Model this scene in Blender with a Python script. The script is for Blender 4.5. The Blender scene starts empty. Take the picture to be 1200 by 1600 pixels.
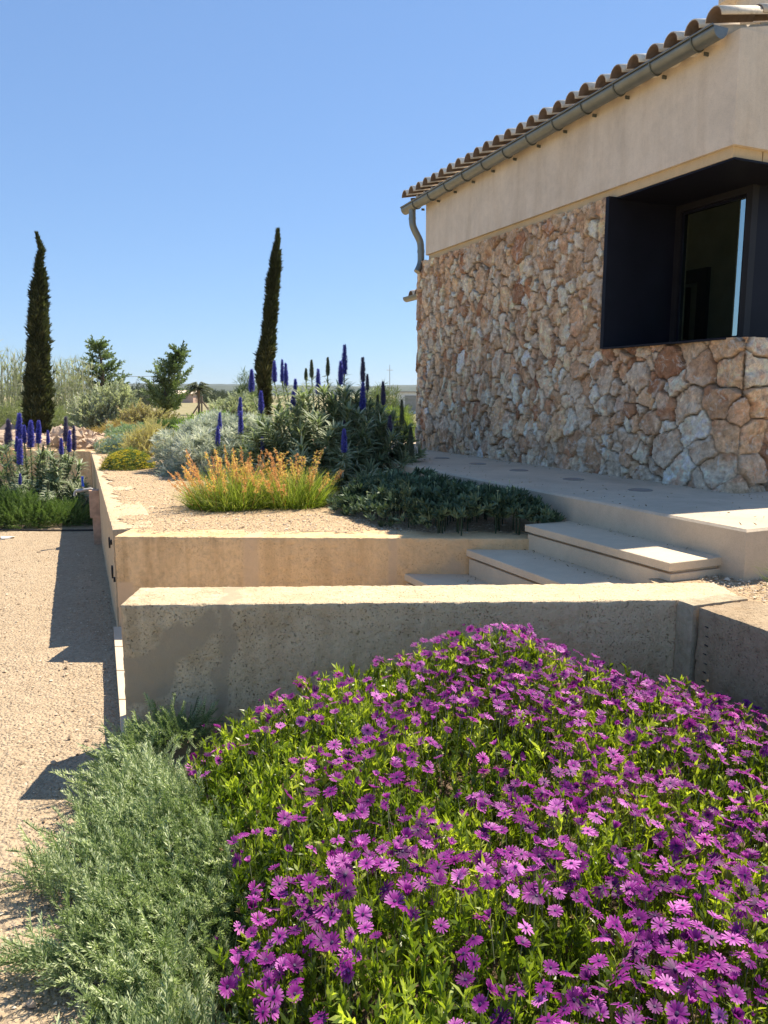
import bpy, math, numpy as np
from mathutils import Vector
rad = math.radians
rng = np.random.default_rng(7)
scene = bpy.context.scene
COL = scene.collection

# ------------------------------------------------------------------ camera, light, exposure
cd = bpy.data.cameras.new('camera'); cam = bpy.data.objects.new('camera', cd); COL.objects.link(cam)
F, CH = 1200.0, 1.6
PITCH = math.atan(183 / 1200)
cd.sensor_fit = 'HORIZONTAL'; cd.sensor_width = 36; cd.lens = 36
cd.clip_start = 0.05; cd.clip_end = 9000
cam.location = (0, 0, CH); cam.rotation_euler = (math.pi / 2 - PITCH, 0, 0)
scene.camera = cam
SUN_EL, SUN_AZ = 56.5, 45.0          # azimuth clockwise from +Y
w = bpy.data.worlds.new('World'); scene.world = w; w.use_nodes = True
nt = w.node_tree
sky = nt.nodes.new('ShaderNodeTexSky'); sky.sky_type = 'NISHITA'; sky.sun_disc = False
sky.sun_elevation = rad(SUN_EL); sky.sun_rotation = rad(SUN_AZ)
sky.air_density = 1.0; sky.dust_density = 0.0; sky.ozone_density = 1.5; sky.altitude = 0
bg = nt.nodes['Background']; bg.inputs['Strength'].default_value = 0.15
gm = nt.nodes.new('ShaderNodeGamma'); gm.inputs[1].default_value = .58      # soft-shouldered sky like a phone exposure
ml_ = nt.nodes.new('ShaderNodeMix'); ml_.data_type = 'RGBA'; ml_.blend_type = 'MULTIPLY'; ml_.inputs[0].default_value = 1; ml_.inputs[7].default_value = (.575, .79, 1.11, 1)
nt.links.new(sky.outputs[0], gm.inputs[0]); nt.links.new(gm.outputs[0], ml_.inputs[6]); nt.links.new(ml_.outputs[2], bg.inputs['Color'])
ld = bpy.data.lights.new('sun', 'SUN'); ld.energy = 5.0; ld.angle = rad(0.53); ld.color = (1.0, 0.90, 0.75)
sun = bpy.data.objects.new('sun', ld); COL.objects.link(sun)
sdir = Vector((math.sin(rad(SUN_AZ)) * math.cos(rad(SUN_EL)), math.cos(rad(SUN_AZ)) * math.cos(rad(SUN_EL)), math.sin(rad(SUN_EL))))
sun.rotation_euler = sdir.to_track_quat('Z', 'Y').to_euler(); sun.location = (0, 0, 30)
vs = scene.view_settings
vs.view_transform = 'Standard'; vs.look = 'None'; vs.exposure = 0.97; vs.gamma = 1; vs.use_curve_mapping = False
scene.cycles.max_bounces = 8; scene.cycles.transparent_max_bounces = 8
scene.cycles.volume_bounces = 0

# ------------------------------------------------------------------ helpers
def ray(u, v):
    x = (u - 600) / F; y = (800 - v) / F
    return x, math.cos(PITCH) + y * math.sin(PITCH), -math.sin(PITCH) + y * math.cos(PITCH)
def P(u, v, z):                                   # point at height z seen at (u, v)
    d = ray(u, v); t = (z - CH) / d[2]; return np.array((d[0] * t, d[1] * t, z))
def Q(u, v, Y):                                   # point at distance Y
    d = ray(u, v); t = Y / d[1]; return np.array((d[0] * t, Y, CH + d[2] * t))

def _h(ix, iy, iz, seed):
    with np.errstate(over='ignore'):
        h = (ix.astype(np.int64) * 73856093) ^ (iy.astype(np.int64) * 19349663) ^ (iz.astype(np.int64) * 83492791) ^ (seed * 2654435761)
        h = (h ^ (h >> 13)) * 1274126177 & 0xffffffff
        h = (h ^ (h >> 16)) * 2246822519 & 0xffffffff
        h = h ^ (h >> 15)
    return (h & 0xffffff) / float(0xffffff)
def vn(p, seed=0):                                # value noise -1..1
    p = np.asarray(p, float); i = np.floor(p); f = p - i; f = f * f * (3 - 2 * f); i = i.astype(np.int64)
    r = 0
    for a in (0, 1):
        for b in (0, 1):
            for c in (0, 1):
                wgt = (f[:, 0] if a else 1 - f[:, 0]) * (f[:, 1] if b else 1 - f[:, 1]) * (f[:, 2] if c else 1 - f[:, 2])
                r = r + wgt * _h(i[:, 0] + a, i[:, 1] + b, i[:, 2] + c, seed)
    return r * 2 - 1
def fbm(p, octs=4, seed=0, gain=.5):
    p = np.asarray(p, float); r = 0; a = 1; s = 0
    for k in range(octs):
        r = r + a * vn(p * 2 ** k + 17.3 * k, seed + k); s += a; a *= gain
    return r / s
def sstep(a, b, x):
    t = np.clip((x - a) / (b - a), 0, 1); return t * t * (3 - 2 * t)

class MB:
    def __init__(s): s.v = []; s.f3 = []; s.f4 = []; s.n = 0; s.t = []
    def add(s, v, f, tint=0.5):
        v = np.asarray(v, np.float32).reshape(-1, 3); f = np.asarray(f, np.int64)
        (s.f4 if f.shape[1] == 4 else s.f3).append(f + s.n)
        s.v.append(v); s.t.append(np.broadcast_to(np.asarray(tint, np.float32), (len(v),)).copy()); s.n += len(v)
        return s
    def build(s, name, mat, parent=None, smooth=False, col=None, origin=None):
        v = np.concatenate(s.v).astype(np.float64); t = np.concatenate(s.t)
        me = bpy.data.meshes.new(name)
        f4 = np.concatenate(s.f4) if s.f4 else np.zeros((0, 4), np.int64)
        f3 = np.concatenate(s.f3) if s.f3 else np.zeros((0, 3), np.int64)
        if parent is not None and origin is None: origin = parent.location
        if origin is None: origin = (0, 0, 0)
        v = v - np.array(origin)
        me.vertices.add(len(v)); me.vertices.foreach_set('co', v.astype(np.float32).ravel())
        nl = len(f4) * 4 + len(f3) * 3
        me.loops.add(nl); me.polygons.add(len(f4) + len(f3))
        me.loops.foreach_set('vertex_index', np.concatenate([f4.ravel(), f3.ravel()]).astype(np.int32))
        st = np.concatenate([np.arange(len(f4)) * 4, len(f4) * 4 + np.arange(len(f3)) * 3]).astype(np.int32)
        me.polygons.foreach_set('loop_start', st)
        me.polygons.foreach_set('use_smooth', np.full(len(st), bool(smooth)))
        me.update(calc_edges=True)
        a = me.attributes.new('tint', 'FLOAT', 'POINT'); a.data.foreach_set('value', t)
        if col is not None:
            a = me.attributes.new('scol', 'FLOAT_COLOR', 'POINT')
            c = np.ones((len(v), 4), np.float32); c[:, :3] = col; a.data.foreach_set('color', c.ravel())
        me.materials.append(mat)
        o = bpy.data.objects.new(name, me); COL.objects.link(o)
        if parent is not None: o.parent = parent
        else: o.location = origin
        return o

def tag(o, label=None, cat=None, group=None, kind=None):
    if label: o['label'] = label
    if cat: o['category'] = cat
    if group: o['group'] = group
    if kind: o['kind'] = kind
    return o
def thing(name, label, cat, loc=(0, 0, 0), group=None):
    o = bpy.data.objects.new(name, None); COL.objects.link(o); o.location = loc; o.empty_display_size = .1
    return tag(o, label, cat, group)

BOXF = np.array([[0, 3, 2, 1], [4, 5, 6, 7], [0, 1, 5, 4], [1, 2, 6, 5], [2, 3, 7, 6], [3, 0, 4, 7]])
def boxv(x0, x1, y0, y1, z0, z1):
    return np.array([[x0, y0, z0], [x1, y0, z0], [x1, y1, z0], [x0, y1, z0], [x0, y0, z1], [x1, y0, z1], [x1, y1, z1], [x0, y1, z1]], float)
def frame_of(d):
    d = np.asarray(d, float); d = d / np.maximum(np.linalg.norm(d, axis=-1, keepdims=True), 1e-9)
    up = np.where(np.abs(d[..., 2:3]) > .9, np.array([1., 0, 0]), np.array([0, 0, 1.]))
    x = np.cross(up, d); x /= np.linalg.norm(x, axis=-1, keepdims=True)
    y = np.cross(d, x); return x, y, d
def tube(mb, pts, r, n=8, tint=.5, cap=True):
    pts = np.asarray(pts, float); m = len(pts); r = np.broadcast_to(np.asarray(r, float), (m,))
    d = np.gradient(pts, axis=0); x, y, _ = frame_of(d)
    for k in range(1, m):
        if np.dot(x[k], x[k - 1]) < 0: x[k] *= -1; y[k] *= -1
    a = np.arange(n) / n * 2 * math.pi
    v = pts[:, None] + r[:, None, None] * (np.cos(a)[None, :, None] * x[:, None] + np.sin(a)[None, :, None] * y[:, None])
    k = np.arange(n); f = []
    for i in range(m - 1): f.append(np.stack([i * n + k, i * n + (k + 1) % n, (i + 1) * n + (k + 1) % n, (i + 1) * n + k], 1))
    b = mb.n; mb.add(v.reshape(-1, 3), np.concatenate(f), tint)
    if cap and n >= 3:
        for e, i in ((0, 0), (1, m - 1)):
            vv = np.vstack([v[i], pts[i][None]]); ff = np.stack([k, (k + 1) % n, np.full(n, n)], 1)
            mb.add(vv, ff if e else ff[:, ::-1], tint)
def inst(mb, tmpl, pos, d, scale=1., tint=.5, roll=None, R=None):
    """place copies of template(s) (v, f, localtint) at pos with local z along d"""
    pos = np.asarray(pos, float); n = len(pos)
    if n == 0: return
    if roll is None: roll = rng.uniform(0, 2 * math.pi, n)
    roll = np.broadcast_to(roll, (n,)); x, y, z = frame_of(np.broadcast_to(d, (n, 3)))
    c, s = np.cos(roll)[:, None], np.sin(roll)[:, None]
    X = x * c + y * s; Y = -x * s + y * c
    M = np.stack([X, Y, z], 2)
    scale = np.asarray(scale, float)
    if scale.ndim == 0: scale = np.full(n, scale)
    tint = np.broadcast_to(np.asarray(tint, float), (n,))
    which = rng.integers(0, len(tmpl), n)
    for k, (tv, tf, tt) in enumerate(tmpl):
        m = which == k
        if not m.any(): continue
        v = np.einsum('nij,kj->nki', M[m], tv) * scale[m][:, None, None] + pos[m][:, None]
        nn = m.sum(); f = (tf[None] + (np.arange(nn) * len(tv))[:, None, None]).reshape(-1, tf.shape[1])
        t = (tint[m][:, None] + tt[None]).ravel()
        mb.add(v.reshape(-1, 3), f, np.clip(t, 0, 1))

def leaf(L, W, seg=3, curve=.3, fold=.15, base=.35, shape=.5):
    """leaf strip along +z, bending towards +x; returns v,f"""
    t = np.linspace(0, 1, seg + 1)
    ww = W / 2 * (np.sin(np.pi * np.clip(t * (1 - .04) + .04, 0, 1) ** shape)) ; ww[0] = W / 2 * base; ww[-1] = W * .04
    x = curve * L * t ** 2; z = L * t * (1 - .25 * abs(curve) * t)
    v = []
    for i in range(seg + 1):
        v.append((x[i] + fold * ww[i], -ww[i], z[i])); v.append((x[i] + fold * ww[i], ww[i], z[i]))
    f = [(2 * i, 2 * i + 1, 2 * i + 3, 2 * i + 2) for i in range(seg)]
    return np.array(v), np.array(f)
def combine(parts):
    v = []; f = []; t = []; n = 0
    for pv, pf, pt in parts:
        v.append(pv); f.append(pf + n); t.append(np.broadcast_to(pt, (len(pv),))); n += len(pv)
    return np.concatenate(v), np.concatenate(f), np.concatenate(t)
def orient(v, d, roll, off=(0, 0, 0), s=1.):
    x, y, z = frame_of(np.array(d, float)); c, sn = math.cos(roll), math.sin(roll)
    M = np.stack([x * c + y * sn, -x * sn + y * c, z], 1)
    return (v @ M.T) * s + np.array(off)

# ------------------------------------------------------------------ materials
def newmat(name):
    m = bpy.data.materials.new(name); m.use_nodes = True; t = m.node_tree
    for n in list(t.nodes): t.nodes.remove(n)
    o = t.nodes.new('ShaderNodeOutputMaterial'); b = t.nodes.new('ShaderNodeBsdfPrincipled')
    t.links.new(b.outputs[0], o.inputs[0]); return m, t, b, o
def ramp(t, src, stops):
    r = t.nodes.new('ShaderNodeValToRGB'); e = r.color_ramp.elements
    while len(e) < len(stops): e.new(.5)
    for k, (p, c) in enumerate(stops): e[k].position = p; e[k].color = (*c, 1)
    t.links.new(src, r.inputs[0]); return r.outputs[0]
def noise(t, scale, detail=5, rough=.55, vec=None, dist=0):
    n = t.nodes.new('ShaderNodeTexNoise'); n.inputs['Scale'].default_value = scale; n.inputs['Detail'].default_value = detail
    n.inputs['Roughness'].default_value = rough; n.inputs['Distortion'].default_value = dist
    if vec: t.links.new(vec, n.inputs['Vector'])
    return n.outputs[0]
def geo_pos(t):
    g = t.nodes.new('ShaderNodeNewGeometry'); return g.outputs['Position']
def mixc(t, fac, a, b, mode='MIX'):
    m = t.nodes.new('ShaderNodeMix'); m.data_type = 'RGBA'; m.blend_type = mode
    for key, val in ((0, fac), (6, a), (7, b)):
        if hasattr(val, 'links') or hasattr(val, 'is_linked'): t.links.new(val, m.inputs[key])
        else: m.inputs[key].default_value = val if key == 0 else (*val, 1)
    return m.outputs[2]
def math_(t, op, a, b=0.):
    m = t.nodes.new('ShaderNodeMath'); m.operation = op
    for k, val in ((0, a), (1, b)):
        if hasattr(val, 'is_linked'): t.links.new(val, m.inputs[k])
        else: m.inputs[k].default_value = val
    return m.outputs[0]
def bump(t, b, h, dist=.01, strength=1., prev=None):
    n = t.nodes.new('ShaderNodeBump'); n.inputs['Distance'].default_value = dist; n.inputs['Strength'].default_value = strength
    t.links.new(h, n.inputs['Height'])
    if prev: t.links.new(prev, n.inputs['Normal'])
    t.links.new(n.outputs[0], b.inputs['Normal']); return n.outputs[0]
def voro(t, scale, vec, feat='F1', rand=1.):
    n = t.nodes.new('ShaderNodeTexVoronoi'); n.feature = feat; n.inputs['Scale'].default_value = scale; n.inputs['Randomness'].default_value = rand
    t.links.new(vec, n.inputs['Vector']); return n
def foliage(name, c0, c1, trans=.35, tcol=None, rough=.55, spec=.25, c2=None):
    m, t, b, o = newmat(name)
    a = t.nodes.new('ShaderNodeAttribute'); a.attribute_name = 'tint'
    stops = [(0, c0), (1, c1)] if c2 is None else [(0, c0), (.6, c1), (1, c2)]
    c = ramp(t, a.outputs['Fac'], stops)
    t.links.new(c, b.inputs['Base Color']); b.inputs['Roughness'].default_value = rough
    b.inputs['Specular IOR Level'].default_value = spec
    if trans > 0:
        tr = t.nodes.new('ShaderNodeBsdfTranslucent')
        tc = mixc(t, 1.0, c, tcol if tcol else (1.6, 1.9, .9), 'MULTIPLY')
        t.links.new(tc, tr.inputs[0])
        mx = t.nodes.new('ShaderNodeMixShader'); mx.inputs[0].default_value = trans
        t.links.new(b.outputs[0], mx.inputs[1]); t.links.new(tr.outputs[0], mx.inputs[2]); t.links.new(mx.outputs[0], o.inputs[0])
    return m
def plain(name, col, rough=.6, metal=0., spec=.4, var=.12, scale=6, bmp=0, bscale=80):
    m, t, b, o = newmat(name); pos = geo_pos(t)
    n = noise(t, scale, 4, .6, pos)
    c = ramp(t, n, [(.3, tuple(x * (1 - var) for x in col)), (.7, tuple(min(1, x * (1 + var)) for x in col))])
    t.links.new(c, b.inputs['Base Color']); b.inputs['Roughness'].default_value = rough; b.inputs['Metallic'].default_value = metal
    b.inputs['Specular IOR Level'].default_value = spec
    if bmp: bump(t, b, noise(t, bscale, 3, .6, pos), bmp)
    return m

def gravel_mat(name, base, dark, light, sc=1., bd=.012):
    m, t, b, o = newmat(name); pos = geo_pos(t)
    v1 = voro(t, 60 * sc, pos); v2 = voro(t, 150 * sc, pos); n1 = noise(t, 2.2, 6, .65, pos); n2 = noise(t, 25 * sc, 5, .7, pos)
    n9 = noise(t, .9, 5, .7, pos, 1.); c = ramp(t, n1, [(.3, tuple(x * .88 for x in base)), (.7, tuple(min(1, x * 1.12) for x in base))])
    c = mixc(t, .6, c, ramp(t, n9, [(.32, (.74, .68, .62)), (.5, (1, 1, 1)), (.68, (1.12, 1.1, 1.08))]), 'MULTIPLY')
    c = mixc(t, .55, c, ramp(t, v1.outputs['Color'], [(0, dark), (.35, base), (.75, base), (1, light)]))
    c = mixc(t, .35, c, ramp(t, n2, [(.3, dark), (.5, base), (.7, light)]))
    sp = ramp(t, v2.outputs['Color'], [(.03, dark), (.08, (1, 1, 1))])
    c = mixc(t, .5, c, sp, 'MULTIPLY')
    t.links.new(c, b.inputs['Base Color']); b.inputs['Roughness'].default_value = .9; b.inputs['Specular IOR Level'].default_value = .15
    n0 = bump(t, b, noise(t, 6, 6, .65, pos, .6), .035)
    h = math_(t, 'MULTIPLY', v1.outputs['Distance'], -1.0)
    n0 = bump(t, b, h, bd, 1, n0); bump(t, b, n2, bd * .9, 1, n0)
    return m
M_COURT = gravel_mat('court_gravel', (.44, .335, .22), (.19, .135, .085), (.60, .49, .35))
M_BED = gravel_mat('bed_gravel', (.52, .375, .225), (.22, .145, .08), (.74, .60, .41), .9, .014)
M_SOIL = gravel_mat('soil', (.16, .11, .07), (.07, .05, .03), (.25, .18, .12), .8, .02)

def wall_mat(name, face, mortar, pit=.5, pits=46.):
    """porous limestone; attribute scol holds (patch mask, per-block value, smooth mask)"""
    m, t, b, o = newmat(name); pos = geo_pos(t)
    a = t.nodes.new('ShaderNodeAttribute'); a.attribute_name = 'scol'
    sep = t.nodes.new('ShaderNodeSeparateColor'); t.links.new(a.outputs['Color'], sep.inputs[0])
    n1 = noise(t, 3.5, 6, .7, pos); n2 = noise(t, 28, 6, .75, pos); n3 = noise(t, pits, 4, .6, pos)
    c = ramp(t, n1, [(.25, tuple(x * .82 for x in face)), (.5, face), (.78, tuple(min(1, x * 1.15) for x in face))])
    c = mixc(t, .55, c, ramp(t, n2, [(.3, tuple(x * .62 for x in face)), (.52, face), (.75, tuple(min(1, x * 1.2) for x in face))]))
    c = mixc(t, .6, c, ramp(t, noise(t, 1.3, 5, .7, pos, 1.5), [(.3, (.66, .6, .54)), (.5, (1, 1, 1)), (.7, (1.12, 1.1, 1.06))]), 'MULTIPLY')
    mp = t.nodes.new('ShaderNodeMapping'); mp.inputs['Scale'].default_value = (5, 5, .55); t.links.new(pos, mp.inputs['Vector'])
    c = mixc(t, .5, c, ramp(t, noise(t, 1.6, 5, .65, mp.outputs[0]), [(.36, (.60, .54, .47)), (.52, (1, 1, 1))]), 'MULTIPLY')
    c = mixc(t, sep.outputs[1], c, (face[0] * 1.06, face[1] * 1.02, face[2] * .96))
    c = mixc(t, sep.outputs[0], c, mortar)
    pitm = ramp(t, n3, [(.30, (0, 0, 0)), (.40, (1, 1, 1))])
    inv = math_(t, 'SUBTRACT', 1.0, sep.outputs[0]); pf = math_(t, 'MULTIPLY', math_(t, 'MULTIPLY', inv, pit), ramp(t, noise(t, 2.6, 4, .6, pos, .5), [(.36, (.12, .12, .12)), (.62, (1, 1, 1))]))
    c2 = mixc(t, 1.0, c, ramp(t, n3, [(.30, (.45, .38, .3)), (.42, (1, 1, 1))]), 'MULTIPLY')
    c = mixc(t, pf, c, c2)
    t.links.new(c, b.inputs['Base Color']); b.inputs['Roughness'].default_value = .92; b.inputs['Specular IOR Level'].default_value = .1
    hp = math_(t, 'MULTIPLY', math_(t, 'SUBTRACT', pitm, 1.0), pf)
    n0 = bump(t, b, hp, .014, 1.); n0 = bump(t, b, math_(t, 'MULTIPLY', math_(t, 'SUBTRACT', n2, .5), math_(t, 'ADD', inv, .25)), .012, 1., n0)
    return m
M_WALLF = wall_mat('porous_limestone_grey', (.68, .54, .355), (.39, .305, .205), .8, 100.)
M_WALLU = wall_mat('porous_limestone_warm', (.80, .56, .31), (.60, .43, .27), .4, 120.)  # orange limestone, base colour lifted and warmed to imitate bounced light
M_PLAST = wall_mat('mortar_render', (.50, .42, .29), (.42, .34, .25), .25)

def concrete_mat(name, col, var=.1):
    m, t, b, o = newmat(name); pos = geo_pos(t)
    n1 = noise(t, 1.8, 6, .65, pos, .6); n2 = noise(t, 14, 6, .7, pos); n3 = noise(t, 160, 3, .6, pos)
    c = ramp(t, n1, [(.3, tuple(x * (1 - 1.6 * var) for x in col)), (.55, col), (.75, tuple(x * (1 + var) for x in col))])
    c = mixc(t, .35, c, ramp(t, n2, [(.3, tuple(x * .7 for x in col)), (.6, col)]))
    c = mixc(t, .25, c, ramp(t, n3, [(.35, tuple(x * .6 for x in col)), (.55, col)]))
    t.links.new(c, b.inputs['Base Color']); b.inputs['Roughness'].default_value = .8; b.inputs['Specular IOR Level'].default_value = .25
    n0 = bump(t, b, n2, .004); bump(t, b, n3, .0015, 1, n0)
    return m
M_TERR = concrete_mat('terrace_concrete', (.60, .49, .355), .20)
M_STEP = concrete_mat('step_stone', (.68, .55, .385), .14)
M_STUCCO = concrete_mat('stucco', (.78, .655, .51), .15)
mp = M_STUCCO.node_tree.nodes.new('ShaderNodeMapping'); mp.inputs['Scale'].default_value = (3.2, 3.2, .45); tS_ = M_STUCCO.node_tree; tS_.links.new(geo_pos(tS_), mp.inputs['Vector'])
bS_ = [n for n in tS_.nodes if n.type == 'BSDF_PRINCIPLED'][0]; src_ = bS_.inputs['Base Color'].links[0].from_socket
tS_.links.new(mixc(tS_, .45, src_, ramp(tS_, noise(tS_, 1.5, 6, .7, mp.outputs[0], .3), [(.32, (.74, .68, .60)), (.55, (1, 1, 1))]), 'MULTIPLY'), bS_.inputs['Base Color'])
M_STUCB = concrete_mat('stucco_band', (.64, .48, .28), .06)

m, t, b, o = newmat('rubble_stone'); M_STONE = m
a = t.nodes.new('ShaderNodeAttribute'); a.attribute_name = 'scol'; pos = geo_pos(t)
c = mixc(t, .75, a.outputs['Color'], ramp(t, noise(t, 22, 7, .72, pos, .4), [(.28, (.3, .23, .19)), (.44, (.78, .72, .66)), (.56, (1.05, 1.0, .95)), (.7, (1.55, 1.5, 1.42))]), 'MULTIPLY')
c = mixc(t, ramp(t, noise(t, 9, 6, .7, pos, 1.2), [(.56, (0, 0, 0)), (.68, (.6, .6, .6))]), c, (.42, .22, .13))
c = mixc(t, ramp(t, noise(t, 13, 6, .75, pos, .8), [(.55, (0, 0, 0)), (.64, (.75, .75, .75))]), c, (.84, .77, .67))
c = mixc(t, ramp(t, noise(t, 75, 4, .7, pos), [(.64, (0, 0, 0)), (.74, (.6, .6, .6))]), c, (.16, .12, .09))
t.links.new(c, b.inputs['Base Color']); b.inputs['Roughness'].default_value = .88; b.inputs['Specular IOR Level'].default_value = .2
n0 = bump(t, b, noise(t, 38, 7, .75, pos), .024); bump(t, b, noise(t, 160, 4, .7, pos), .004, 1, n0)

m, t, b, o = newmat('clay_tile'); M_TILE = m; a = t.nodes.new('ShaderNodeAttribute'); a.attribute_name = 'tint'; pos = geo_pos(t)
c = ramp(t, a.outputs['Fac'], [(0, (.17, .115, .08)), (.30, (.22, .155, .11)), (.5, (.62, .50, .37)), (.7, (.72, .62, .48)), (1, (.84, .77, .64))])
c = mixc(t, .6, c, ramp(t, noise(t, 16, 6, .7, pos), [(.3, (.5, .42, .34)), (.5, (1, 1, 1)), (.75, (1.15, 1.1, 1.05))]), 'MULTIPLY')
t.links.new(c, b.inputs['Base Color']); b.inputs['Roughness'].default_value = .88; bump(t, b, noise(t, 90, 4, .6, pos), .003)
M_TILEIN = plain('clay_tile_underside', (.36, .22, .15), .9, var=.25, scale=14)  # unweathered brown clay of the tile undersides
M_ZINC = plain('zinc', (.22, .23, .21), .45, .7, var=.12, scale=10)
M_ZINCD = plain('zinc_bracket', (.16, .17, .15), .5, .7)
M_STEEL = plain('dark_steel', (.010, .010, .016), .42, .0, .12, var=.25, scale=3)
M_FRAME = plain('dark_frame', (.020, .018, .019), .45, .0, .22)
M_ROOM = plain('room_wall', (.30, .31, .27), .8)
M_DOORF = plain('inner_frame', (.02, .025, .035), .6)
M_BLACK = plain('black_rubber', (.02, .02, .02), .6)
M_DISC = plain('light_cover', (.27, .25, .22), .5, .2)
M_WOOD = plain('terracotta_channel', (.50, .33, .23), .8, var=.25, scale=12)
M_METAL = plain('galvanised', (.45, .43, .40), .5, .4)
M_BLUE = plain('blue_plastic', (.02, .08, .5), .4)
M_WHITE = plain('white_plaster', (.72, .70, .66), .8)
M_ROCK = concrete_mat('pink_rock', (.54, .40, .275), .28)
M_BARK = plain('bark', (.16, .11, .075), .9, var=.3, scale=18, bmp=.01, bscale=30)
M_POLE = plain('wood_pole', (.20, .15, .11), .9)
mg, t, b, o = newmat('glass_pane'); M_GLASS = mg; t.nodes.remove(b)
tr = t.nodes.new('ShaderNodeBsdfTransparent'); tr.inputs[0].default_value = (.62, .68, .66, 1)
gl = t.nodes.new('ShaderNodeBsdfGlossy'); gl.inputs['Roughness'].default_value = .02
fr = t.nodes.new('ShaderNodeFresnel'); fr.inputs[0].default_value = 1.5
mx = t.nodes.new('ShaderNodeMixShader'); gb = t.nodes.new('ShaderNodeNewGeometry'); t.links.new(math_(t, 'MULTIPLY', fr.outputs[0], math_(t, 'SUBTRACT', 1.0, gb.outputs['Backfacing'])), mx.inputs[0]); t.links.new(tr.outputs[0], mx.inputs[1]); t.links.new(gl.outputs[0], mx.inputs[2]); t.links.new(mx.outputs[0], o.inputs[0])

# ------------------------------------------------------------------ layout constants
W = .632                                          # wall top level
G = -.15                                          # gravel court level
O = np.array((2.54, 5.51)); AZ = rad(-24)
D = np.array((math.sin(AZ), math.cos(AZ))); N = np.array((-math.cos(AZ), math.sin(AZ)))
def L2W(p):                                       # house local (s, n, z) -> world
    p = np.asarray(p, float).reshape(-1, 3)
    return np.stack([O[0] + p[:, 0] * D[0] + p[:, 1] * N[0], O[1] + p[:, 0] * D[1] + p[:, 1] * N[1], p[:, 2]], 1)
def lbox(mb, s0, s1, n0, n1, z0, z1, tint=.5):
    # s,n is left-handed against z, so flip
    mb.add(L2W(boxv(s0, s1, n0, n1, z0, z1)), BOXF[:, ::-1], tint)

# ------------------------------------------------------------------ ground sheets
def sheet(name, x0, x1, y0, y1, step, zf, mat, keep=None, kind='structure'):
    nx = max(2, int((x1 - x0) / step) + 1); ny = max(2, int((y1 - y0) / step) + 1)
    X, Y = np.meshgrid(np.linspace(x0, x1, nx), np.linspace(y0, y1, ny)); X = X.ravel(); Y = Y.ravel()
    Z = zf(X, Y); i = np.arange(nx * ny).reshape(ny, nx)
    f = np.stack([i[:-1, :-1], i[:-1, 1:], i[1:, 1:], i[1:, :-1]], 2).reshape(-1, 4)
    if keep is not None:
        cx = X[f].mean(1); cy = Y[f].mean(1); f = f[keep(cx, cy)]
    used, invx = np.unique(f, return_inverse=True)
    o = MB().add(np.stack([X, Y, Z], 1)[used], invx.reshape(-1, 4)).build(name, mat, smooth=True)
    return tag(o, kind=kind)
LW0 = np.array((-1.87, 5.231)); LWD = np.array((-2.94, 7.40)); LWD = LWD / np.linalg.norm(LWD)   # long wall outer line
LWN = np.array((-LWD[1], LWD[0]))                 # outward (left)
BW = LW0 + LWD * 8.75                             # far corner
BWD = np.array((-.95, .26)); BWD /= np.linalg.norm(BWD)
def side(px, py, p0, d): return (px - p0[0]) * d[1] - (py - p0[1]) * d[0]      # >0: right of line
sheet('gravel_court', -14, 3.0, -2, 16.5, .06,
      lambda x, y: G + .012 * fbm(np.stack([x * 3, y * 3, x * 0], 1), 4, 3) + .02 * sstep(6, 12, y), M_COURT,
      keep=lambda x, y: (side(x, y, LW0, LWD) < .12) | (y < 5.3) )
def bedz(x, y): return W + .001 + .009 * fbm(np.stack([x * 2.5, y * 2.5, x * 0], 1), 4, 9) + .03 * sstep(7, 12, y) * (.5 + .5 * vn(np.stack([x * .9, y * .9, x * 0], 1), 4))
UF0 = np.array((-1.87, 5.231)); UF1 = np.array((1.0, 5.14))       # upper wall face line
def bed_keep(x, y):
    k = (side(x, y, LW0, LWD) > .11 + .07 * vn(np.stack([x * 5, y * 5, x * 0], 1), 6)) & (side(x, y, UF0, UF1 - UF0) / 2.87 < -.15 + .09 * vn(np.stack([x * 4, y * 4, x * 0], 1), 6))
    s = (x - O[0]) * D[0] + (y - O[1]) * D[1]; n = (x - O[0]) * N[0] + (y - O[1]) * N[1]
    return k & ~((s > .5) & (s < 6.2) & (n < 1.15) & (n > -5.5)) & (n > 1.1) | (k & (s > 6.2)) 
sheet('planting_bed', -14, 9, 5.15, 17.5, .05, bedz, M_BED,
      keep=lambda x, y: (bed_keep(x, y) & (x > BW[0])) | ((x <= BW[0]) & (side(x, y, BW, BWD) > .1)) )
sheet('side_bed', 1.42, 5.5, -.5, 5.4, .04, lambda x, y: W - .012 + .010 * fbm(np.stack([x * 4, y * 4, x * 0], 1), 4, 11), M_BED,
      keep=lambda x, y: (side(x, y, (1.408, 3.567), (.189, -.485)) < -.08) & ((x - O[0]) * N[0] + (y - O[1]) * N[1] < 1.6) & ((x - O[0]) * D[0] + (y - O[1]) * D[1] < -.9) | ((y < 4.05) & (y > 3.7) & (x < 2)))
M_FIELD = gravel_mat('dry_field', (.27, .235, .125), (.14, .14, .07), (.40, .34, .20), .02, .1)
def fz(x, y): return .52 - .25 * sstep(17, 40, y) + .05 * fbm(np.stack([x * .2, y * .2, x * 0], 1), 3, 5)
sheet('field', -260, 260, 16.8, 420, 2.5, fz, M_FIELD)
mb = MB(); mb.add([[-9000, 400, .2], [9000, 400, .2], [9000, 8500, .2], [-9000, 8500, .2]], [[0, 1, 2, 3]])
mb.add([[-9000, -300, -.4], [9000, -300, -.4], [9000, 400, -.4], [-9000, 400, -.4]], [[0, 1, 2, 3]])
tag(mb.build('ground', M_FIELD), kind='structure')
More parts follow.
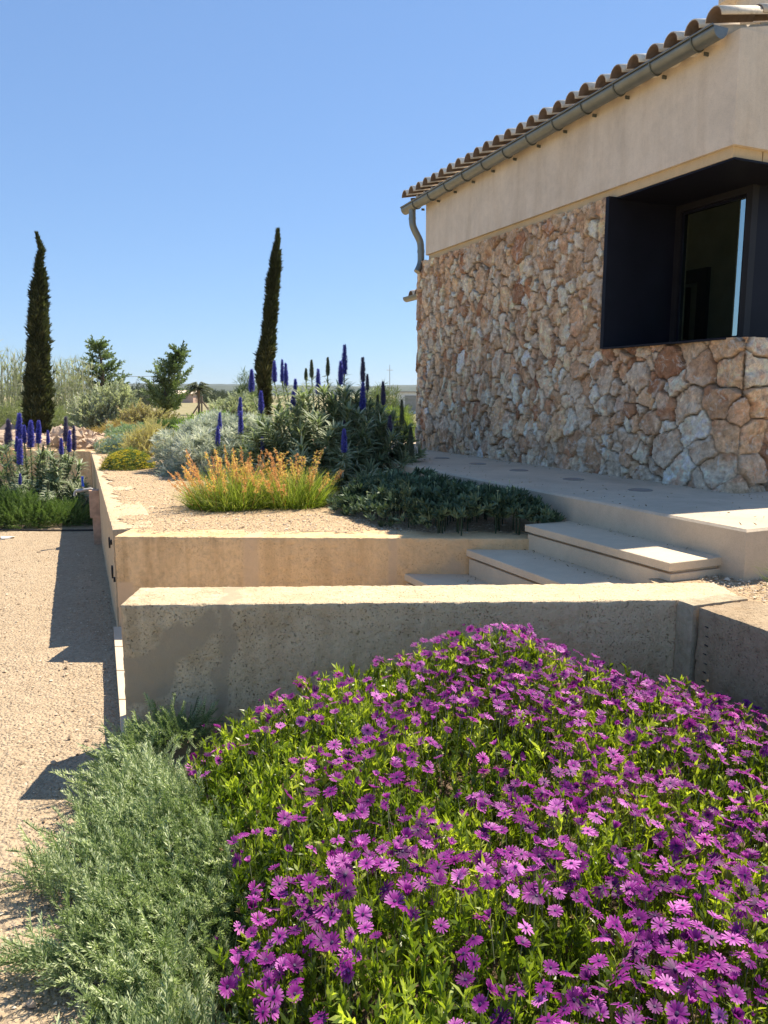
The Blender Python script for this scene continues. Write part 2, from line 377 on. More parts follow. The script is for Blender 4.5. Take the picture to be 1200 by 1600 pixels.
sheet('bed_soil', -.95, 1.75, .6, 3.6, .05, lambda x, y: -.04 + .02 * fbm(np.stack([x * 5, y * 5, x * 0], 1), 3, 2) - .3 * sstep(0, .2, -.47 - .18 * sstep(2, 2.6, y) - x), M_SOIL)
# loose pebbles
def pebble_t(seed):
    r = np.random.default_rng(seed)
    v = np.array([[1, 0, 0], [-1, 0, 0], [0, 1, 0], [0, -1, 0], [0, 0, 1], [0, 0, -1]], float) * r.uniform(.6, 1.2, (6, 1)) * [1, .8, .55]
    v = v + r.uniform(-.12, .12, v.shape)
    f = np.array([[0, 2, 4], [2, 1, 4], [1, 3, 4], [3, 0, 4], [2, 0, 5], [1, 2, 5], [3, 1, 5], [0, 3, 5]])
    return v, f, np.zeros(6)
PEB = [pebble_t(k) for k in range(8)]
M_PEB = foliage('pebbles', (.22, .155, .10), (.60, .47, .32), 0, rough=.9, c2=(.74, .64, .49))
mb = MB()
n = 26000; x = rng.uniform(-5, -.2, n); y = 1.0 + 10 * rng.beta(1, 1.8, n)
k = (side(x, y, LW0, LWD) < -.02) & (x < -.39 * (y - 3.3) - 1.0 + 1.5 * (y < 3.4)); x = x[k]; y = y[k]
inst(mb, PEB, np.stack([x, y, np.full(len(x), G + .004)], 1), (0, 0, 1), rng.lognormal(math.log(.0045), .45, len(x)), rng.uniform(0, 1, len(x)))
n = 900; x = rng.uniform(-5, -.4, n); y = 1.2 + 9 * rng.beta(1, 1.6, n); k = (side(x, y, LW0, LWD) < -.03) & (x < -.39 * (y - 3.3) - 1.05 + 1.3 * (y < 3.0) * 0); x = x[k]; y = y[k]
inst(mb, PEB, np.stack([x, y, np.full(len(x), G + .006)], 1), (0, 0, 1), rng.lognormal(math.log(.011), .35, len(x)), rng.uniform(0, .8, len(x)))
tag(mb.build('loose_gravel', M_PEB), kind='stuff')
mb = MB()
n = 22000; x = rng.uniform(-5, 1.2, n); y = 5.3 + 7 * rng.beta(1, 1.6, n); k = bed_keep(x, y) & (fbm(np.stack([x * 2, y * 2, x * 0], 1), 3, 8) > -.25); x = x[k]; y = y[k]
inst(mb, PEB, np.stack([x, y, bedz(x, y) + .003], 1), (0, 0, 1), rng.lognormal(math.log(.006), .4, len(x)), rng.uniform(.2, 1, len(x)))
n = 3500; x = rng.uniform(1.5, 2.6, n); y = rng.uniform(3.0, 4.2, n); k = side(x, y, (1.7, 3.9), (.3, -.9)) < 0; x = x[k]; y = y[k]
inst(mb, PEB, np.stack([x, y, np.full(len(x), W - .004)], 1), (0, 0, 1), rng.lognormal(math.log(.006), .4, len(x)), rng.uniform(.2, 1, len(x)))
tag(mb.build('bed_pebbles', M_PEB), kind='stuff')

# ------------------------------------------------------------------ masonry walls
def wallmesh(p0, p1, th, z0, z1, step=.014, amp=.006, seed=1, mortar=None, edge=.012, extra=None):
    """closed block: front line p0->p1 (front face on the right-hand side normal), thickness th behind"""
    p0 = np.array(p0); p1 = np.array(p1); Lx = np.linalg.norm(p1 - p0); d = (p1 - p0) / Lx; nrm = np.array((d[1], -d[0]))   # front normal
    vs_, fs_, nloc = [], [], 0; out = MB(); cols = []
    def face(au, av, o0, du, dv, nn):
        nonlocal out
        nu = max(2, int(au / step) + 1); nv = max(2, int(av / step) + 1)
        Uu, Vv = np.meshgrid(np.linspace(0, au, nu), np.linspace(0, av, nv))
        q = o0 + Uu.ravel()[:, None] * du + Vv.ravel()[:, None] * dv
        i = np.arange(nu * nv).reshape(nv, nu)
        f = np.stack([i[:-1, :-1], i[:-1, 1:], i[1:, 1:], i[1:, :-1]], 2).reshape(-1, 4)
        return q, f
    H = z1 - z0
    faces = [face(Lx, H, np.array((0, 0, 0.)), np.array((1., 0, 0)), np.array((0, 0, 1.)), 0),
             face(Lx, th, np.array((0, 0, H)), np.array((1., 0, 0)), np.array((0, 1., 0)), 0),
             face(th, H, np.array((0, th, 0.)), np.array((0, -1., 0)), np.array((0, 0, 1.)), 0),
             face(th, H, np.array((Lx, 0, 0.)), np.array((0, 1., 0)), np.array((0, 0, 1.)), 0),
             face(Lx, H, np.array((Lx, th, 0.)), np.array((-1., 0, 0)), np.array((0, 0, 1.)), 0)]
    allq = []
    for q, f in faces:
        out.add(np.zeros((len(q), 3)), f); allq.append(q)
    q = np.concatenate(allq)
    # round edges: pull in towards rounded box
    lo = np.array((0, 0, -1e9)); hi = np.array((Lx, th, H)); r = edge * (1.2 + 1.1 * fbm(q * 14 + seed, 3, seed + 40))
    c = np.clip(q, np.array((0, 0, -1e9)) + r[:, None] * [1, 1, 0], hi - r[:, None]); dv = q - c; ln = np.linalg.norm(dv, axis=1, keepdims=True)
    m = ln[:, 0] > r
    q2 = q.copy(); q2[m] = c[m] + dv[m] / ln[m] * r[m][:, None]
    mm = mortar(q) if mortar else (np.zeros(len(q)), np.zeros(len(q)))
    rough = 1 - .75 * mm[0]
    g = fbm(q * 22 + seed * 3.1, 4, seed, .6); g2 = vn(q * 75 + seed, seed + 9)
    nv_ = np.where(ln > 1e-6, dv / np.maximum(ln, 1e-6), 0)
    cen = np.array((Lx / 2, th / 2, H / 2))
    # displacement direction: from clamp centre outwards
    c3 = np.clip(q, np.array((.03, .03, -1e9)), hi - .03); d3 = q - c3; l3 = np.linalg.norm(d3, axis=1, keepdims=True); d3 = d3 / np.maximum(l3, 1e-6)
    disp = amp * (g * .9) * (.5 + .5 * rough) + amp * .9 * np.minimum(g2 + .25, 0) * rough * 1.6 - .0005 * mm[0]
    q2 = q2 + d3 * disp[:, None]
    wv = np.stack([p0[0] + q2[:, 0] * d[0] - q2[:, 1] * nrm[0], p0[1] + q2[:, 0] * d[1] - q2[:, 1] * nrm[1], z0 + q2[:, 2]], 1)
    out.v = [wv.astype(np.float32)]; out.t = [np.zeros(len(wv), np.float32)]
    col = np.stack([np.clip(mm[0], 0, 1), np.clip(mm[1], 0, 1), mm[0] * 0], 1)
    return out, col

FW0 = np.array((-1.235, 3.477)); FW1 = np.array((1.74, 3.578))
def fw_mortar(q):
    nz = fbm(q * 5, 4, 31) * .13; n2 = fbm(q * 16, 4, 32) * .03
    x = q[:, 0] + n2 * .8 + .07 * fbm(q * 8, 3, 35); z = q[:, 2] + G + n2 + .08 * fbm(q * 7 + 5, 3, 36)          # world z
    j = np.zeros(len(q))
    for jx, wd, st_ in ((.485, .036, .9), (1.42, .018, .35), (2.16, .012, .3)): j = np.maximum(j, st_ * (1 - sstep(wd * .7, wd * 1.3, np.abs(x - jx + nz * .25))))
    # smooth patch from top (.42,.62) down-left to (.0,.35) and horizontal foot band
    a = np.array((.40, .60)); b2 = np.array((.05, .30)); ab = b2 - a
    pz = np.stack([x, z], 1); tt = np.clip(((pz - a) @ ab) / (ab @ ab), 0, 1); dd = np.linalg.norm(pz - a - tt[:, None] * ab, axis=1)
    j = np.maximum(j, .95 * (1 - sstep(.036 + .045 * tt, .056 + .05 * tt, dd + nz * .8)))
    j = np.maximum(j, .95 * (1 - sstep(.05, .065, z + nz * .5 + .08 * sstep(.3, .9, x))) )
    j = np.where(q[:, 0] < .004, 0.75, j)
    blk = (x > .485).astype(float) * .35 + (x > 1.42) * .2
    return j, blk
mbw, cw = wallmesh(FW0, FW1, .335, G - .05, W, .0125, .0065, 3, fw_mortar, .012)
ow = mbw.build('garden_wall', M_WALLF, smooth=True, col=cw, origin=(0.1, 3.6, 0))
tag(ow, 'low pitted limestone wall directly behind the purple daisies, grey mortar patch at its end', 'wall', 'garden walls')
# return wall with plastered pier
RD = np.array((.189, -.485)); RD /= np.linalg.norm(RD)
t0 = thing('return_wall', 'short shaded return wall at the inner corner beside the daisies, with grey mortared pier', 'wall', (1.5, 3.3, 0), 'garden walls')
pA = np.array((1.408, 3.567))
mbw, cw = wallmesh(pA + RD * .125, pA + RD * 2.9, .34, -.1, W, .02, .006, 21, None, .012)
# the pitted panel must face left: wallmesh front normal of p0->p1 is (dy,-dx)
mbw.build('panel', wall_mat('shade_brown_limestone', (.42, .32, .21), (.36, .28, .19), .5, 100.), t0, smooth=True, col=cw)  # brown panel stone, its colour darkened to stand in for deep shade
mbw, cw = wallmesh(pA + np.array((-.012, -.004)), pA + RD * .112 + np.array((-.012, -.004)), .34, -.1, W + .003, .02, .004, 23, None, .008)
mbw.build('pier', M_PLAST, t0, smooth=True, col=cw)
mb = MB()
for k in range(9):                                # raked notches beside the pier
    z = .20 + k * .043; c = pA + RD * (.19 + .004 * math.sin(k * 2.1)); nn = np.array((RD[1], -RD[0]))
    a0 = c - RD * .009 - nn * .008; a1 = c + RD * .009 - nn * .008
    mb.add([[a0[0], a0[1], z], [a1[0], a1[1], z - .004], [a1[0] + nn[0] * .012, a1[1] + nn[1] * .012, z + .004], [a0[0] + nn[0] * .012, a0[1] + nn[1] * .012, z + .006],
            [a0[0], a0[1], z + .008], [a1[0], a1[1], z + .006], [a1[0] + nn[0] * .01, a1[1] + nn[1] * .01, z + .008], [a0[0] + nn[0] * .01, a0[1] + nn[1] * .01, z + .008]], BOXF)
mb.build('notches', M_FRAME, t0)

# upper retaining wall (front + long side)
t0 = thing('retaining_wall', 'long orange limestone retaining wall holding the raised bed behind the stairs', 'wall', (-1.8, 5.3, G), 'garden walls')
def uw_mortar(q):
    n2 = fbm(q * 9, 3, 51) * .02; x = q[:, 0] + n2; j = np.zeros(len(q))
    for jx, wd in ((.95, .045), (1.93, .03)): j = np.maximum(j, .75 * (1 - sstep(wd * .7, wd * 1.4, np.abs(x - jx))))
    j = np.maximum(j, .9 * (1 - sstep(.06, .12, x + fbm(q * 6, 3, 52) * .2 + .25 * (q[:, 2] > .5))))
    j = np.maximum(j, .8 * sstep(.05, .2, fbm(q * 3.1, 4, 53) - .25) )
    return j, .3 * (x > .95) + .25 * (x > 1.93)
UFE = UF0 + (UF1 - UF0) * 1.02
mbw, cw = wallmesh(UF0, UFE, .30, G - .05, W, .015, .006, 5, uw_mortar, .012)
mbw.build('front_face', M_WALLU, t0, smooth=True, col=cw)
mbw, cw = wallmesh(BW, LW0 + LWD * .29, .32, G - .05, W + .001, .022, .005, 6, None, .012)
mbw.build('side_face', M_WALLF, t0, smooth=True, col=cw * 0 + [.25, .6, 0])
for (yy, zz, rr) in ((6.05, .43, .045), (5.75, .26, .05), (5.42, .28, .018), (5.6, .52, .02)):   # round openings
    tt = (yy - LW0[1]) / LWD[1]; c = LW0 + LWD * tt
    a = np.linspace(0, 2 * math.pi, 20, endpoint=False); mb = MB()
    mk = lambda off, r: np.stack([c[0] + LWD[0] * np.cos(a) * r + LWN[0] * off, c[1] + LWD[1] * np.cos(a) * r + LWN[1] * off, zz + np.sin(a) * r], 1)
    v = np.vstack([mk(-.002, rr), mk(.012, rr), mk(.012, rr * .8), mk(-.001, rr * .8)]); k = np.arange(20); fs = []
    for j in range(3): fs.append(np.stack([j * 20 + k, j * 20 + (k + 1) % 20, (j + 1) * 20 + (k + 1) % 20, (j + 1) * 20 + k], 1))
    mb.add(v, np.concatenate(fs)); mb.add(np.vstack([mk(.006, rr * .81), [[c[0] + LWN[0] * .006, c[1] + LWN[1] * .006, zz]]]), np.stack([k, (k + 1) % 20, np.full(20, 20)], 1))
    mb.build('wall_socket', M_BLACK, t0)
# far cross wall
mbw, cw = wallmesh(BW + BWD * 7, BW + BWD * .005, .3, G - .05, W + .003, .05, .008, 8, None, .015)
tag(mbw.build('cross_wall', M_WALLU, smooth=True, col=cw, origin=(BW[0], BW[1], G)), 'far limestone cross wall in shade behind the blue-spiked bush by the gravel court', 'wall', 'garden walls')

# landing strip
mb = MB(); a0 = np.array((-1.905, 5.225)); a1 = np.array((-1.262, 3.49))
for i in range(4):
    q0 = a0 + (a1 - a0) * (i / 4 + .003); q1 = a0 + (a1 - a0) * ((i + 1) / 4 - .003)
    v = [[q0[0], q0[1], G - .05], [q1[0], q1[1], G - .05], [-1.1, q1[1], G - .05], [-1.1, q0[1], G - .05]]
    mb.add(v + [[p_[0], p_[1], -.012 - .0015 * i] for p_ in v], BOXF)
mb.add(boxv(-1.099, .9, 3.75, 5.22, G - .05, -.016), BOXF)
tag(mb.build('stair_landing', M_STEP), kind='structure')

# ------------------------------------------------------------------ terrace and steps (house frame)
def slab(mb, s0, s1, n0, n1, z0, z1, bev=.008, step=.08, seed=0):
    """box with chamfered top edges"""
    lv = []
    for zz, ins in ((z0, 0), (z1 - bev, 0), (z1, bev)):
        lv.append(np.array([[s0 + ins, n0 + ins, zz], [s1 - ins, n0 + ins, zz], [s1 - ins, n1 - ins, zz], [s0 + ins, n1 - ins, zz]]))
    v = np.concatenate(lv); f = []
    for j in range(2):
        for k in range(4): f.append([j * 4 + k, j * 4 + (k + 1) % 4, (j + 1) * 4 + (k + 1) % 4, (j + 1) * 4 + k][::-1])
    f.append([8, 9, 10, 11][::-1]); f.append([0, 1, 2, 3])
    mb.add(L2W(v), f)
mb = MB(); slab(mb, -1.15, 6.3, -4.0, 1.21, .2, .9, .014)
tag(mb.build('terrace', M_TERR), kind='structure')
mb = MB(); slab(mb, 6.3, 9.5, -4.0, 1.21, .2, .72, .01)
tag(mb.build('side_path', M_BED), kind='structure')
tS = thing('garden_steps', 'pale stone steps climbing from the corridor between the walls to the terrace', 'steps', tuple(L2W((-.3, 1.9, 0))[0]))
for (n1, z1, s0, s1) in ((1.58, .725, -1.0, .33), (1.95, .555, -.84, .48), (2.33, .381, -.68, .68), (2.70, .21, -.52, .88)):
    mb = MB(); slab(mb, s0, s1, n1 - .40, n1, z1 - .045, z1, .003); mb.build('tread', M_STEP, tS)
    mb = MB(); slab(mb, s0 + .025, s1 - .02, n1 - .395, n1 - .045, z1 - .063, z1 - .0452, .001); mb.build('shadow_gap_course', M_STEP, tS)
    mb = MB(); slab(mb, s0 + .002, s1 - .02, n1 - .39, n1 - .012, z1 - (.175 if n1 > 1.6 else .3), z1 - .0635, .003); mb.build('riser', M_STEP, tS)
for k, (s_, n_, lab) in enumerate(((3.565, .49, 'farthest'), (2.786, .49, 'second farthest'), (2.039, .49, 'middle'), (1.2, .51, 'second nearest'), (.399, .52, 'nearest'))):
    c = L2W((s_, n_, .9))[0]; mb = MB(); a = np.linspace(0, 2 * math.pi, 28, endpoint=False); kk = np.arange(28)
    prof = ((.088, -.002), (.088, .004), (.072, .007), (.067, .003), (.0, .003)); rings = [np.stack([c[0] + np.cos(a) * r, c[1] + np.sin(a) * r, np.full(28, .9 + h)], 1) for r, h in prof[:-1]]
    v = np.vstack(rings + [[[c[0], c[1], .903]]])
    fs = [np.stack([j * 28 + kk, j * 28 + (kk + 1) % 28, (j + 1) * 28 + (kk + 1) % 28, (j + 1) * 28 + kk], 1) for j in range(3)]
    mb.add(v, np.concatenate(fs)); mb.add(v, np.stack([84 + kk, 84 + (kk + 1) % 28, np.full(28, 112)], 1))
    tag(mb.build('recessed_light', M_DISC, origin=c), f'{lab} of the round flush light covers in the terrace along the stone wall', 'ground light', 'round covers set in the terrace')

# ------------------------------------------------------------------ house
tH = thing('stone_house', 'single-storey rubble stone house with cream stucco band, clay tile roof and black corner window', 'house', tuple(L2W((2.6, 0, .9))[0]))
# unwrapped stone skin
def skin():
    R = .05
    LR, LF, LE = 2.9, 5.23, .9
    step = .0088
    pp = np.arange(-LR, LF + LE, step); zz = np.arange(.86, 3.30, step)
    def path(p):
        # p<0 right face, 0..LF facade, > LF far end
        s = np.where(p < 0, 0., np.where(p > LF, LF, p)); n_ = np.where(p < 0, p, np.where(p > LF, -(p - LF), 0.))
        # normals in (s,n)
        ang = sstep(-.022, .022, p) * math.pi / 2 + sstep(LF - .06, LF + .06, p) * math.pi / 2     # 0: facing -s, 90: +n, 180: +s
        ns = -np.cos(ang); nn = np.sin(ang)
        # round the corner
        d0 = np.maximum(0, .03 - np.abs(p)); d1 = np.maximum(0, .06 - np.abs(p - LF)); k = (d0 + d1)
        return s, n_, ns, nn, -k * .28
    PP, ZZ = np.meshgrid(pp, zz); sh = PP.shape; p = PP.ravel(); z = ZZ.ravel()
    r = np.random.default_rng(11)
    sites = []
    # corner quoins
    zc = .9; k = 0
    for hgt in (.29, .24, .22, .24, .13):
        w0 = .17 if k % 2 == 0 else .12; w1 = .12 if k % 2 == 0 else .17
        sites.append((w0, zc + hgt / 2, .2, hgt, 0)); sites.append((-w0, zc + hgt / 2 + .004, .2, hgt, 0)); sites.append((w0 * 2 + .16, zc + hgt / 2 + (.03 if k % 2 else -.02), .2, hgt, 0)); sites.append((-w0 * 2 - .16, zc + hgt / 2, .2, hgt, 0)); zc += hgt; k += 1
    zc = .9; k = 0
    while zc < 3.25:
        hgt = r.uniform(.16, .3); sites.append((LF + (.06 if k % 2 else -.06), zc + hgt / 2, .3, hgt, 0)); zc += hgt; k += 1
    pts = [(a_, b_) for a_, b_, *_ in sites]; rads = [.22] * len(pts)
    sites = [(a_, b_, .22, 1., 0) for a_, b_ in pts]
    tries = 0
    while tries < 9000:
        tries += 1
        a_ = r.uniform(-LR, LF + LE); b_ = r.uniform(.86, 3.32)
        rr = r.choice([.075, .13, .20, .27], p=[.30, .28, .24, .18])
        if a_ < .75 and b_ < 2.05: rr = r.choice([.17, .24, .30])
        kx = 1.0 + .32 * float(sstep(.7, 2.2, a_)); kz = 1.0 - .18 * float(sstep(.7, 2.2, a_))
        if min(((a_ - x_) * kx) ** 2 + ((b_ - z_) * kz) ** 2 - (.0 if q_ < .2 else .004) for (x_, z_), q_ in zip(pts, rads)) > (rr * .93) ** 2:
            pts.append((a_, b_)); rads.append(rr); sites.append((a_, b_, rr, 1., 0))
    S = np.array(sites); ns_ = len(S)
    wz = np.stack([p, z, p * 0], 1)
    wp = p + .060 * fbm(wz * 5, 5, 61, .66) + .007 * vn(wz * 40, 66) + .010 * vn(wz * 17, 70); wzz = z + .060 * fbm(wz * 5 + 40, 5, 62, .66) + .007 * vn(wz * 40 + 9, 67) + .010 * vn(wz * 17 + 3, 74)
    cw_ = 1 - .72 * (1 - sstep(.25, .6, np.abs(p))); wp = p + (wp - p) * cw_; wzz = z + (wzz - z) * cw_
    D1 = np.full(len(p), 9.); D2 = np.full(len(p), 9.); I = np.zeros(len(p), int); J = np.zeros(len(p), int)
    for c0 in np.arange(-LR, LF + LE, .4):
        mcol = (p >= c0) & (p < c0 + .4); cand = np.where((S[:, 0] > c0 - .6) & (S[:, 0] < c0 + 1.0))[0]
        a1 = wp[mcol]; b1 = wzz[mcol]; f1 = np.full(len(a1), 9.); f2 = f1.copy(); ii = np.zeros(len(a1), int); jj = ii.copy(); kx = 1.0 + .32 * sstep(.7, 2.2, a1); kz = 1.0 - .18 * sstep(.7, 2.2, a1)
        for j in cand:
            ex = (a1 - S[j, 0]) * kx; ez_ = (b1 - S[j, 1]) * kz; sq = 1 - sstep(.5, .9, np.abs(a1))
            dd = (ex ** 2 + ez_ ** 2) * (1 - sq) + np.sqrt(ex ** 6 + ez_ ** 6 * 1.6 + 1e-12) ** (2 / 3) * sq - (S[j, 2] * .62) ** 2 * (1 - .6 * sq)
            lt = dd < f1; l2 = (~lt) & (dd < f2)
            f2 = np.where(lt, f1, np.where(l2, dd, f2)); jj = np.where(lt, ii, np.where(l2, j, jj)); ii = np.where(lt, j, ii); f1 = np.where(lt, dd, f1)
        D1[mcol] = f1; D2[mcol] = f2; I[mcol] = ii; J[mcol] = jj
    e = (D2 - D1) / (2 * np.maximum(.05, np.hypot(S[I, 0] - S[J, 0], S[I, 1] - S[J, 1])))
    rs = r.uniform(-1, 1, (ns_, 6)); st = rs[I]
    mort = sstep(-.1, .35, fbm(wz * 1.7, 3, 71))         # where joints are filled with mortar
    jw = .0015 + .004 * sstep(-.2, .3, fbm(wz * 2.3 + 7, 3, 73)); body = sstep(jw * .3, jw + .005, e)
    dome = 1 - np.exp(-e / .008)
    o3 = np.stack([p + I * .37, z + I * .11, p * 0], 1)
    ridge = 1 - np.abs(fbm(o3 * 6.5, 3, 63)) * 2.2
    h = body * (.010 + .017 * st[:, 0] + (p - S[I, 0]) * st[:, 1] * .15 + (z - S[I, 1]) * st[:, 2] * .15 + .006 * dome + .018 * (ridge - .4) + .010 * fbm(o3 * 24, 4, 64, .65) + .007 * fbm(o3 * 55, 3, 78) - .012 * sstep(.35, .5, fbm(o3 * 15, 3, 79)) + .010 * np.round(2.5 * fbm(o3 * 9, 2, 77)) / 2.5) \
        + (1 - body) * (-.046 + .030 * mort + .004 * vn(wz * 60, 65))
    s, n_, qs, qn, corr = path(p)
    h = h * (1 - .6 * sstep(.12, .0, np.abs(p - LF))) + corr
    h += .035 * (1 - sstep(.9, 1.25, z)) * sstep(.9, 0, np.abs(p))
    v = L2W(np.stack([s + qs * h, n_ + qn * h - .004, z], 1))
    pal = np.array([(.70, .52, .36), (.76, .60, .44), (.60, .42, .29), (.88, .79, .66), (.64, .56, .46), (.46, .26, .16), (.90, .84, .74), (.66, .46, .31), (.74, .54, .36)])
    pi = r.choice(len(pal), ns_, p=[.17, .14, .13, .14, .08, .08, .10, .09, .07]); 
    low = S[:, 1] < 1.35; pi = np.where(low & (r.random(ns_) < .25), 4, pi)
    c = pal[pi][I] * (1.06 + .26 * st[:, 3:4]); blot = sstep(0, .35, fbm(o3 * 7, 4, 68))[:, None]
    c2 = pal[r.choice(len(pal), ns_, p=[.2, .2, .12, .2, .08, .06, .14, 0, 0])][I]
    c = c * (1 - .7 * blot) + c2 * .7 * blot; c = c * (1 - .5 * sstep(.25, .45, fbm(o3 * 12, 4, 80))[:, None] * np.array([.25, .5, .6]))
    c = c * (.95 + .30 * fbm(o3 * 30, 4, 69, .65))[:, None]
    mc = np.array((.46, .34, .23)) * (.5 + .5 * mort[:, None]); c = c * body[:, None] + mc * (1 - body[:, None])
    i = np.arange(len(p)).reshape(sh)
    f = np.stack([i[:-1, 1:], i[:-1, :-1], i[1:, :-1], i[1:, 1:]], 2).reshape(-1, 4)
    cp = p[f].mean(1); cz = z[f].mean(1)
    f = f[~((cp < 1.468) & (cz > 2.0)) & (cz < 3.268 + .008 * np.sin(cp * 9))]
    return MB().add(v, f), np.clip(c * [1.20, 1.15, 1.07], .02, .95)
mbs, cs = skin()
mbs.build('stone_wall', M_STONE, tH, smooth=True, col=cs)
mb = MB(); lbox(mb, .06, 5.17, -.9, -.06, .88, 1.96); lbox(mb, 1.50, 5.17, -.9, -.06, 1.96, 3.26); lbox(mb, .06, .9, -2.9, -.9, .88, 1.96); lbox(mb, 4.3, 5.17, -4.2, -.9, .88, 3.3)
mb.build('wall_core', M_PLAST, tH, col=np.zeros((mb.n, 3)))
# stucco
def rbox(mb, s0, s1, n0, n1, z0, z1, r=.02, k=4):
    """box with rounded vertical edges"""
    pts = []
    for (cs_, cn_, a0) in ((s1 - r, n1 - r, 0), (s0 + r, n1 - r, 90), (s0 + r, n0 + r, 180), (s1 - r, n0 + r, 270)):
        for j in range(k + 1): a = rad(a0 + 90 * j / k); pts.append((cs_ + r * math.cos(a), cn_ + r * math.sin(a)))
    m = len(pts); v = [(a, b_, z0) for a, b_ in pts] + [(a, b_, z1) for a, b_ in pts] + [((s0 + s1) / 2, (n0 + n1) / 2, z0), ((s0 + s1) / 2, (n0 + n1) / 2, z1)]
    kk = np.arange(m); mb.add(L2W(v), np.stack([kk, (kk + 1) % m, (kk + 1) % m + m, kk + m], 1)[:, ::-1])
    mb.add(L2W(v), np.concatenate([np.stack([kk, (kk + 1) % m, np.full(m, 2 * m)], 1), np.stack([(kk + 1) % m + m, kk + m, np.full(m, 2 * m + 1)], 1)]))
mb = MB(); rbox(mb, .215, 4.97, -.35, .0, 3.338, 4.09, .018); lbox(mb, .2155, .6, -4.6, -.351, 3.338, 4.09); mb.build('stucco_band', M_STUCCO, tH, smooth=False)
mb = MB(); rbox(mb, .25, 4.94, -.33, -.03, 3.2625, 3.3375, .018); lbox(mb, .2505, .58, -4.58, -.331, 3.2625, 3.3375); mb.build('stucco_lip', M_STUCB, tH)
# window: steel lined recess
WS, WN = 1.47, -.72                                   # jamb position, glazing plane
tW = bpy.data.objects.new('window', None); COL.objects.link(tW); tW.parent = tH; tW.location = Vector(L2W((1, -.4, 2))[0]) - tH.location
def sub(mb, name, mat, smooth=False):
    o = mb.build(name, mat, None, smooth, origin=tuple(tH.location + tW.location)); o.location = (0, 0, 0); o.parent = tW; return o
mb = MB(); lbox(mb, WS - .012, WS + .03, WN - .05, .045, 1.998, 3.262); sub(mb, 'jamb_panel', M_STEEL)
mb = MB(); lbox(mb, .262, WS - .0125, WN - .05, -.034, 3.246, 3.2605); lbox(mb, .232, .2615, -3.2, -.034, 3.246, 3.2605); lbox(mb, .2625, 1.0, -3.2, WN - .0505, 3.246, 3.2605); sub(mb, 'soffit', M_STEEL)
mb = MB(); lbox(mb, .14, WS - .0125, WN - .05, .05, 1.992, 2.006); lbox(mb, .14, .9, -3.2, WN - .0505, 1.992, 2.006); sub(mb, 'sill', M_STEEL)
def frame_rect(mb, s0, s1, z0, z1, n0, n1, wd, l=None):
    lbox(mb, s0, s0 + wd, n0, n1, z0, z1); lbox(mb, s1 - wd, s1, n0, n1, z0, z1)
    lbox(mb, s0 + wd, s1 - wd, n0, n1, z0, z0 + wd); lbox(mb, s0 + wd, s1 - wd, n0, n1, z1 - wd, z1)
GS = .645                                               # glazing corner
mb = MB(); frame_rect(mb, GS, WS - .013, 2.0, 3.245, WN - .05, WN + .02, .055); sub(mb, 'frame', M_FRAME)
mb = MB(); frame_rect(mb, GS + .058, WS - .075, 2.058, 3.187, WN - .04, WN + .002, .022); sub(mb, 'sash', M_STEEL)
mb = MB(); lbox(mb, GS + .0805, WS - .0975, WN - .012, WN - .008, 2.0805, 3.1645); sub(mb, 'pane', M_GLASS)
# right-hand glazing on the side face
mb = MB()
lbox(mb, GS + .0, GS + .06, WN - .35, WN - .0505, 2.0, 3.245)
lbox(mb, GS + .0, GS + .06, -2.6, -2.5, 2.0, 3.245); lbox(mb, GS, GS + .06, -2.5, WN - .351, 2.0, 2.05); lbox(mb, GS, GS + .06, -2.5, WN - .351, 3.19, 3.245); sub(mb, 'side_frame', M_STEEL)
mb = MB(); lbox(mb, GS + .02, GS + .024, -2.5, WN - .351, 2.05, 3.19); sub(mb, 'side_pane', M_GLASS)
# room
mb = MB()
lbox(mb, .80, 4.28, -4.5, -.92, 1.2, 1.3)             # floor
for (s0, s1, z0, z1) in ((.9, 1.0, 1.3, 3.2), (1.0, 4.28, 3.0, 3.2),):
    pass
mb.build('floor', M_ROOM, tH)
mb = MB()
lbox(mb, 4.1, 4.28, -2.1, -.92, 1.3, 3.9)
mb.build('inner_wall', M_ROOM, tH)
mb = MB(); RN0, RN1 = -2.015, -2.0                     # inner partition with a tall narrow window to the sky
lbox(mb, .78, 1.856, RN0, RN1, 1.3, 3.9); lbox(mb, 1.942, 4.09, RN0, RN1, 1.3, 3.9); lbox(mb, 1.8565, 1.9415, RN0, RN1, 1.3, 2.2); lbox(mb, 1.8565, 1.9415, RN0, RN1, 3.56, 3.9); mb.build('inner_partition', M_ROOM, tH)
mb = MB(); frame_rect(mb, 2.26, 3.2, 1.32, 2.93, RN1 + .002, RN1 + .05, .13); mb.build('inner_door_frame', M_DOORF, tH)
mb = MB(); lbox(mb, 2.50, 2.53, RN1 + .02, RN1 + .07, 2.2, 2.75); mb.build('inner_door_handle', M_FRAME, tH)
